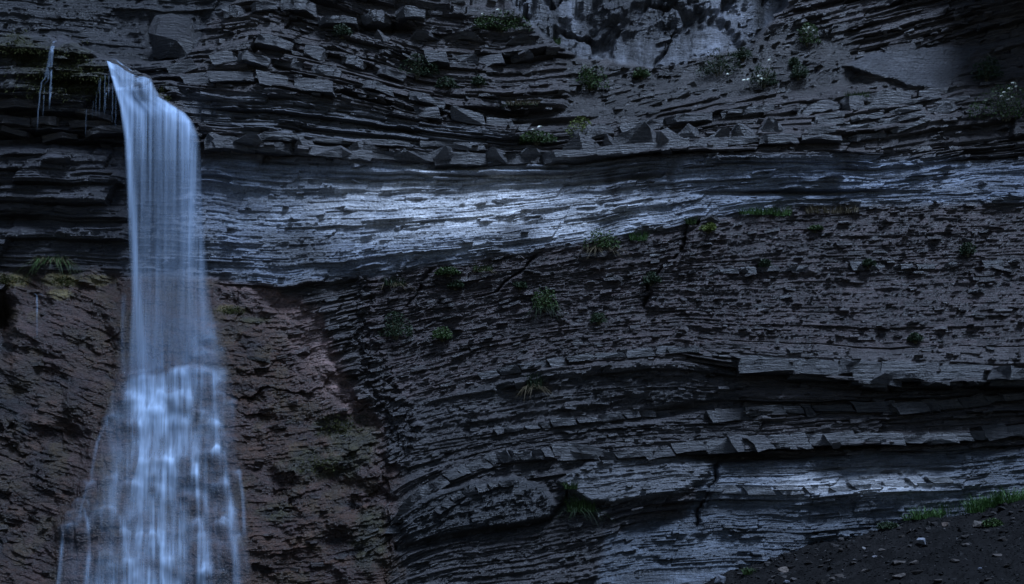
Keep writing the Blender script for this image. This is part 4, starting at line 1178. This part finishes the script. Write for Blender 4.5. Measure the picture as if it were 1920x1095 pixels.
plant(975, 540, 20, 12, B, 'tiny plant on the slanting joint in the slope', 'plant', 'small_plant', M_LEAF_DARK)
plant(1122, 605, 24, 18, B, 'small dim plant right of the lone dark green bush', 'plant', 'small_plant', M_LEAF_DARK)
plant(1002, 728, 30, 44, 'grass', 'upright thin grass clump below the middle of the slope', 'grass', 'grass_clump', M_LEAF_DARK, M_DRY)
plant(1088, 958, 56, 46, 'grass', 'long-bladed grass tuft growing from the fold at the bottom centre', 'grass', 'grass_clump', M_LEAF, M_LEAF_DARK)
plant(1070, 915, 26, 22, 'grass', 'short grass tuft in the crack above the long-bladed tuft', 'grass', 'grass_tuft', M_LEAF)
plant(97, 490, 66, 36, 'hang', 'drooping grass tuft with straw-coloured blades on the ledge at far left', 'grass', 'grass_clump', M_LEAF, M_DRY)
plant(1348, 140, 74, 46, B, 'large dark bush at the foot of the pale upper wall', B, 'bush', M_LEAF_DARK, n=1100)
plant(1392, 112, 36, 22, B, 'small dark bush touching the right side of the large dark bush', B, 'bush', M_LEAF_DARK)
plant(1514, 84, 40, 38, B, 'green plant topped with white flowers high on the right', 'plant', 'flowering_plant', M_LEAF, flowers=((1508, 58, 5), (1517, 55, 5), (1524, 61, 4), (1512, 64, 4)))
plant(1432, 160, 44, 40, B, 'dark plant with a spray of white flowers at its left foot', 'plant', 'flowering_plant', M_LEAF_DARK, flowers=((1365, 142, 4), (1395, 154, 5), (1403, 152, 5), (1422, 146, 5), (1427, 152, 6), (1420, 156, 4), (1442, 116, 4)))
plant(1498, 146, 30, 22, B, 'small dark green bush on the debris right of the flowering plants', B, 'bush', M_LEAF_DARK)
plant(1490, 124, 22, 14, B, 'tiny green plant above the small dark bush on the debris', 'plant', 'small_plant', M_LEAF_DARK)
plant(1606, 184, 46, 20, 'grass', 'dark grass tuft on top of the curved beds', 'grass', 'grass_tuft', M_LEAF, M_LEAF_DARK)
plant(1885, 222, 120, 58, B, 'big green bush with white flowers at the right edge', B, 'flowering_bush', M_LEAF, n=1500, flowers=((1880, 177, 4), (1890, 170, 5), (1897, 160, 5), (1902, 166, 4), (1875, 184, 4), (1888, 190, 4), (1895, 186, 4), (1845, 192, 3)))
plant(1850, 150, 50, 40, B, 'shadowy bush under the dark overhang at the upper right', B, 'bush', M_LEAF_DARK)
plant(642, 68, 34, 20, B, 'small dark bush high in the broken beds right of the fall', B, 'bush', M_LEAF_DARK)
plant(1043, 80, 18, 14, 'grass', 'tiny tuft at the edge of the pale upper wall', 'tuft', 'grass_tuft', M_LEAF)
plant(1203, 146, 26, 18, B, 'small olive plant right of the rounded dark green bush', 'plant', 'small_plant', M_LEAF)
plant(838, 165, 34, 18, B, 'low dark plant right of the straggly bush', 'plant', 'small_plant', M_LEAF_DARK)
plant(898, 160, 20, 18, B, 'tiny plant with one white flower in the upper broken beds', 'plant', 'flowering_plant', M_LEAF_DARK, flowers=((899, 149, 3),))
plant(980, 195, 70, 12, 'grass', 'thin yellowish grass strip across the upper middle beds', 'grass', 'grass_tuft', M_DRY, M_LEAF)
plant(1628, 500, 24, 12, B, 'tiny moss-like plant on the row of small blocks', 'plant', 'small_plant', M_LEAF_DARK)
plant(1434, 502, 20, 14, B, 'tiny dark plant left along the row of small blocks', 'plant', 'small_plant', M_LEAF_DARK)
plant(1815, 478, 26, 22, B, 'small shadowy plant at the right end of the slope', 'plant', 'small_plant', M_LEAF_DARK)
plant(1528, 432, 24, 8, B, 'small flat green plant below the dry grass mat', 'plant', 'small_plant', M_LEAF)
plant(1716, 640, 22, 14, B, 'tiny plant low on the right slope above the overhanging slabs', 'plant', 'small_plant', M_LEAF_DARK)
plant(1295, 418, 20, 18, 'grass', 'thin pale tuft at the very top of the diagonal crack', 'tuft', 'grass_tuft', M_LEAF)
# grass on the upper rim of the scree
for px, py, w, h, lb in ((1706, 974, 30, 12, 'leftmost low grass tuft on the rim of the scree'), (1738, 972, 48, 20, 'first tall grass tuft from the left on the scree rim'),
                         (1778, 966, 50, 24, 'bright grass tuft in the middle of the scree rim'), (1800, 962, 30, 16, 'small grass tuft wedged behind the bright middle tuft'),
                         (1838, 960, 48, 28, 'tall bright grass tuft above the flat brown slab'), (1858, 948, 36, 20, 'grass tuft between the tall bright tuft and the right edge'),
                         (1893, 942, 56, 26, 'broad grass tuft at the right edge of the picture')):
    plant(px, py, w * 1.2, h * 1.6, 'grass', lb, 'grass', 'grass_tuft', M_GRASS, group='grass tufts on the scree rim', ground=True, n=int(w * 6))
plant(1405, 1075, 26, 18, 'grass', 'small dim grass tuft at the left foot of the scree', 'grass', 'grass_tuft', M_LEAF, ground=True)
plant(1664, 992, 34, 12, B, 'flat dark plant under the left end of the grass rim', 'plant', 'small_plant', M_LEAF_DARK, ground=True)
plant(1862, 988, 30, 14, B, 'low green plant right of the flat brown slab', 'plant', 'small_plant', M_LEAF, ground=True)

# bare roots hanging from the overhang
rt = tag(empty('hanging_root', at(1855, 100, 0)), 'pale bare twig hanging under the dark overhang at upper right', 'twig')
cu = [(1852, 100), (1858, 107), (1860, 115), (1855, 124), (1852, 134)]
P_ = [at(x, y, look_soft(x, y) - 0.15) - rt.location for x, y in cu]
V_, F_ = [], []
for i, p in enumerate(P_):
    w = 0.022 * (1 - 0.12 * i)
    V_ += [p + Vector((-w, 0, 0)), p + Vector((0, -w, 0)), p + Vector((w, 0, 0)), p + Vector((0, w, 0))]
for i in range(len(P_) - 1):
    for k in range(4): F_.append([4 * i + k, 4 * i + (k + 1) % 4, 4 * i + 4 + (k + 1) % 4, 4 * i + 4 + k])
m_, nt_, b_ = new_mat('bleached_wood')
wn_ = noise_node(nt_, 12, 3, nt_.nodes.new('ShaderNodeNewGeometry').outputs['Position'])
cr_ = nt_.nodes.new('ShaderNodeValToRGB'); cr_.color_ramp.elements[0].color = (0.18, 0.17, 0.16, 1); cr_.color_ramp.elements[1].color = (0.4, 0.38, 0.36, 1)
nt_.links.new(wn_.outputs['Fac'], cr_.inputs['Fac']); nt_.links.new(cr_.outputs['Color'], b_.inputs['Base Color'])
mesh_np('twig', np.array([tuple(v) for v in V_]), np.array(F_), m_, rt)

# moss cushions on the wet ledge and the mound
def moss_field(name, spots, n, seed, label):
    r = np.random.default_rng(seed)
    V_, F_ = [], []
    for i in range(n):
        cx, cy, rx, ry = spots[r.integers(len(spots))]
        px, py = cx + r.normal(0, 0.5) * rx, cy + r.normal(0, 0.5) * ry
        p = np.array(at(px, py, look(px, py)[0] - 0.02))
        for q in range(5):
            a = r.normal(0, 1, 3); a /= np.linalg.norm(a); a[1] = -abs(a[1]); s = r.uniform(0.05, 0.14)
            b = np.cross(a, r.normal(0, 1, 3)); b /= np.linalg.norm(b) + 1e-6
            a[2] -= 0.3
            k = len(V_); o_ = p + r.normal(0, 0.05, 3)
            V_ += [o_, o_ + a * s * .5 + b * s * .2, o_ + a * s, o_ + a * s * .5 - b * s * .2]; F_.append([k, k + 1, k + 2, k + 3])
    tag(mesh_np(name, np.array(V_), np.array(F_), M_MOSS), label, 'moss', kind='stuff')
moss_field('moss', [(60, 110, 50, 40), (140, 130, 45, 50), (30, 85, 40, 25), (185, 160, 22, 35), (310, 175, 8, 16), (100, 160, 80, 25)], 1500, 701, 'dark olive moss hanging over the wet ledge left of the fall')
moss_field('moss', [(20, 525, 30, 10), (120, 527, 34, 9), (435, 582, 22, 6), (600, 870, 45, 18), (640, 800, 45, 22)], 500, 702, 'yellowish moss on the brown rock beside the fall')
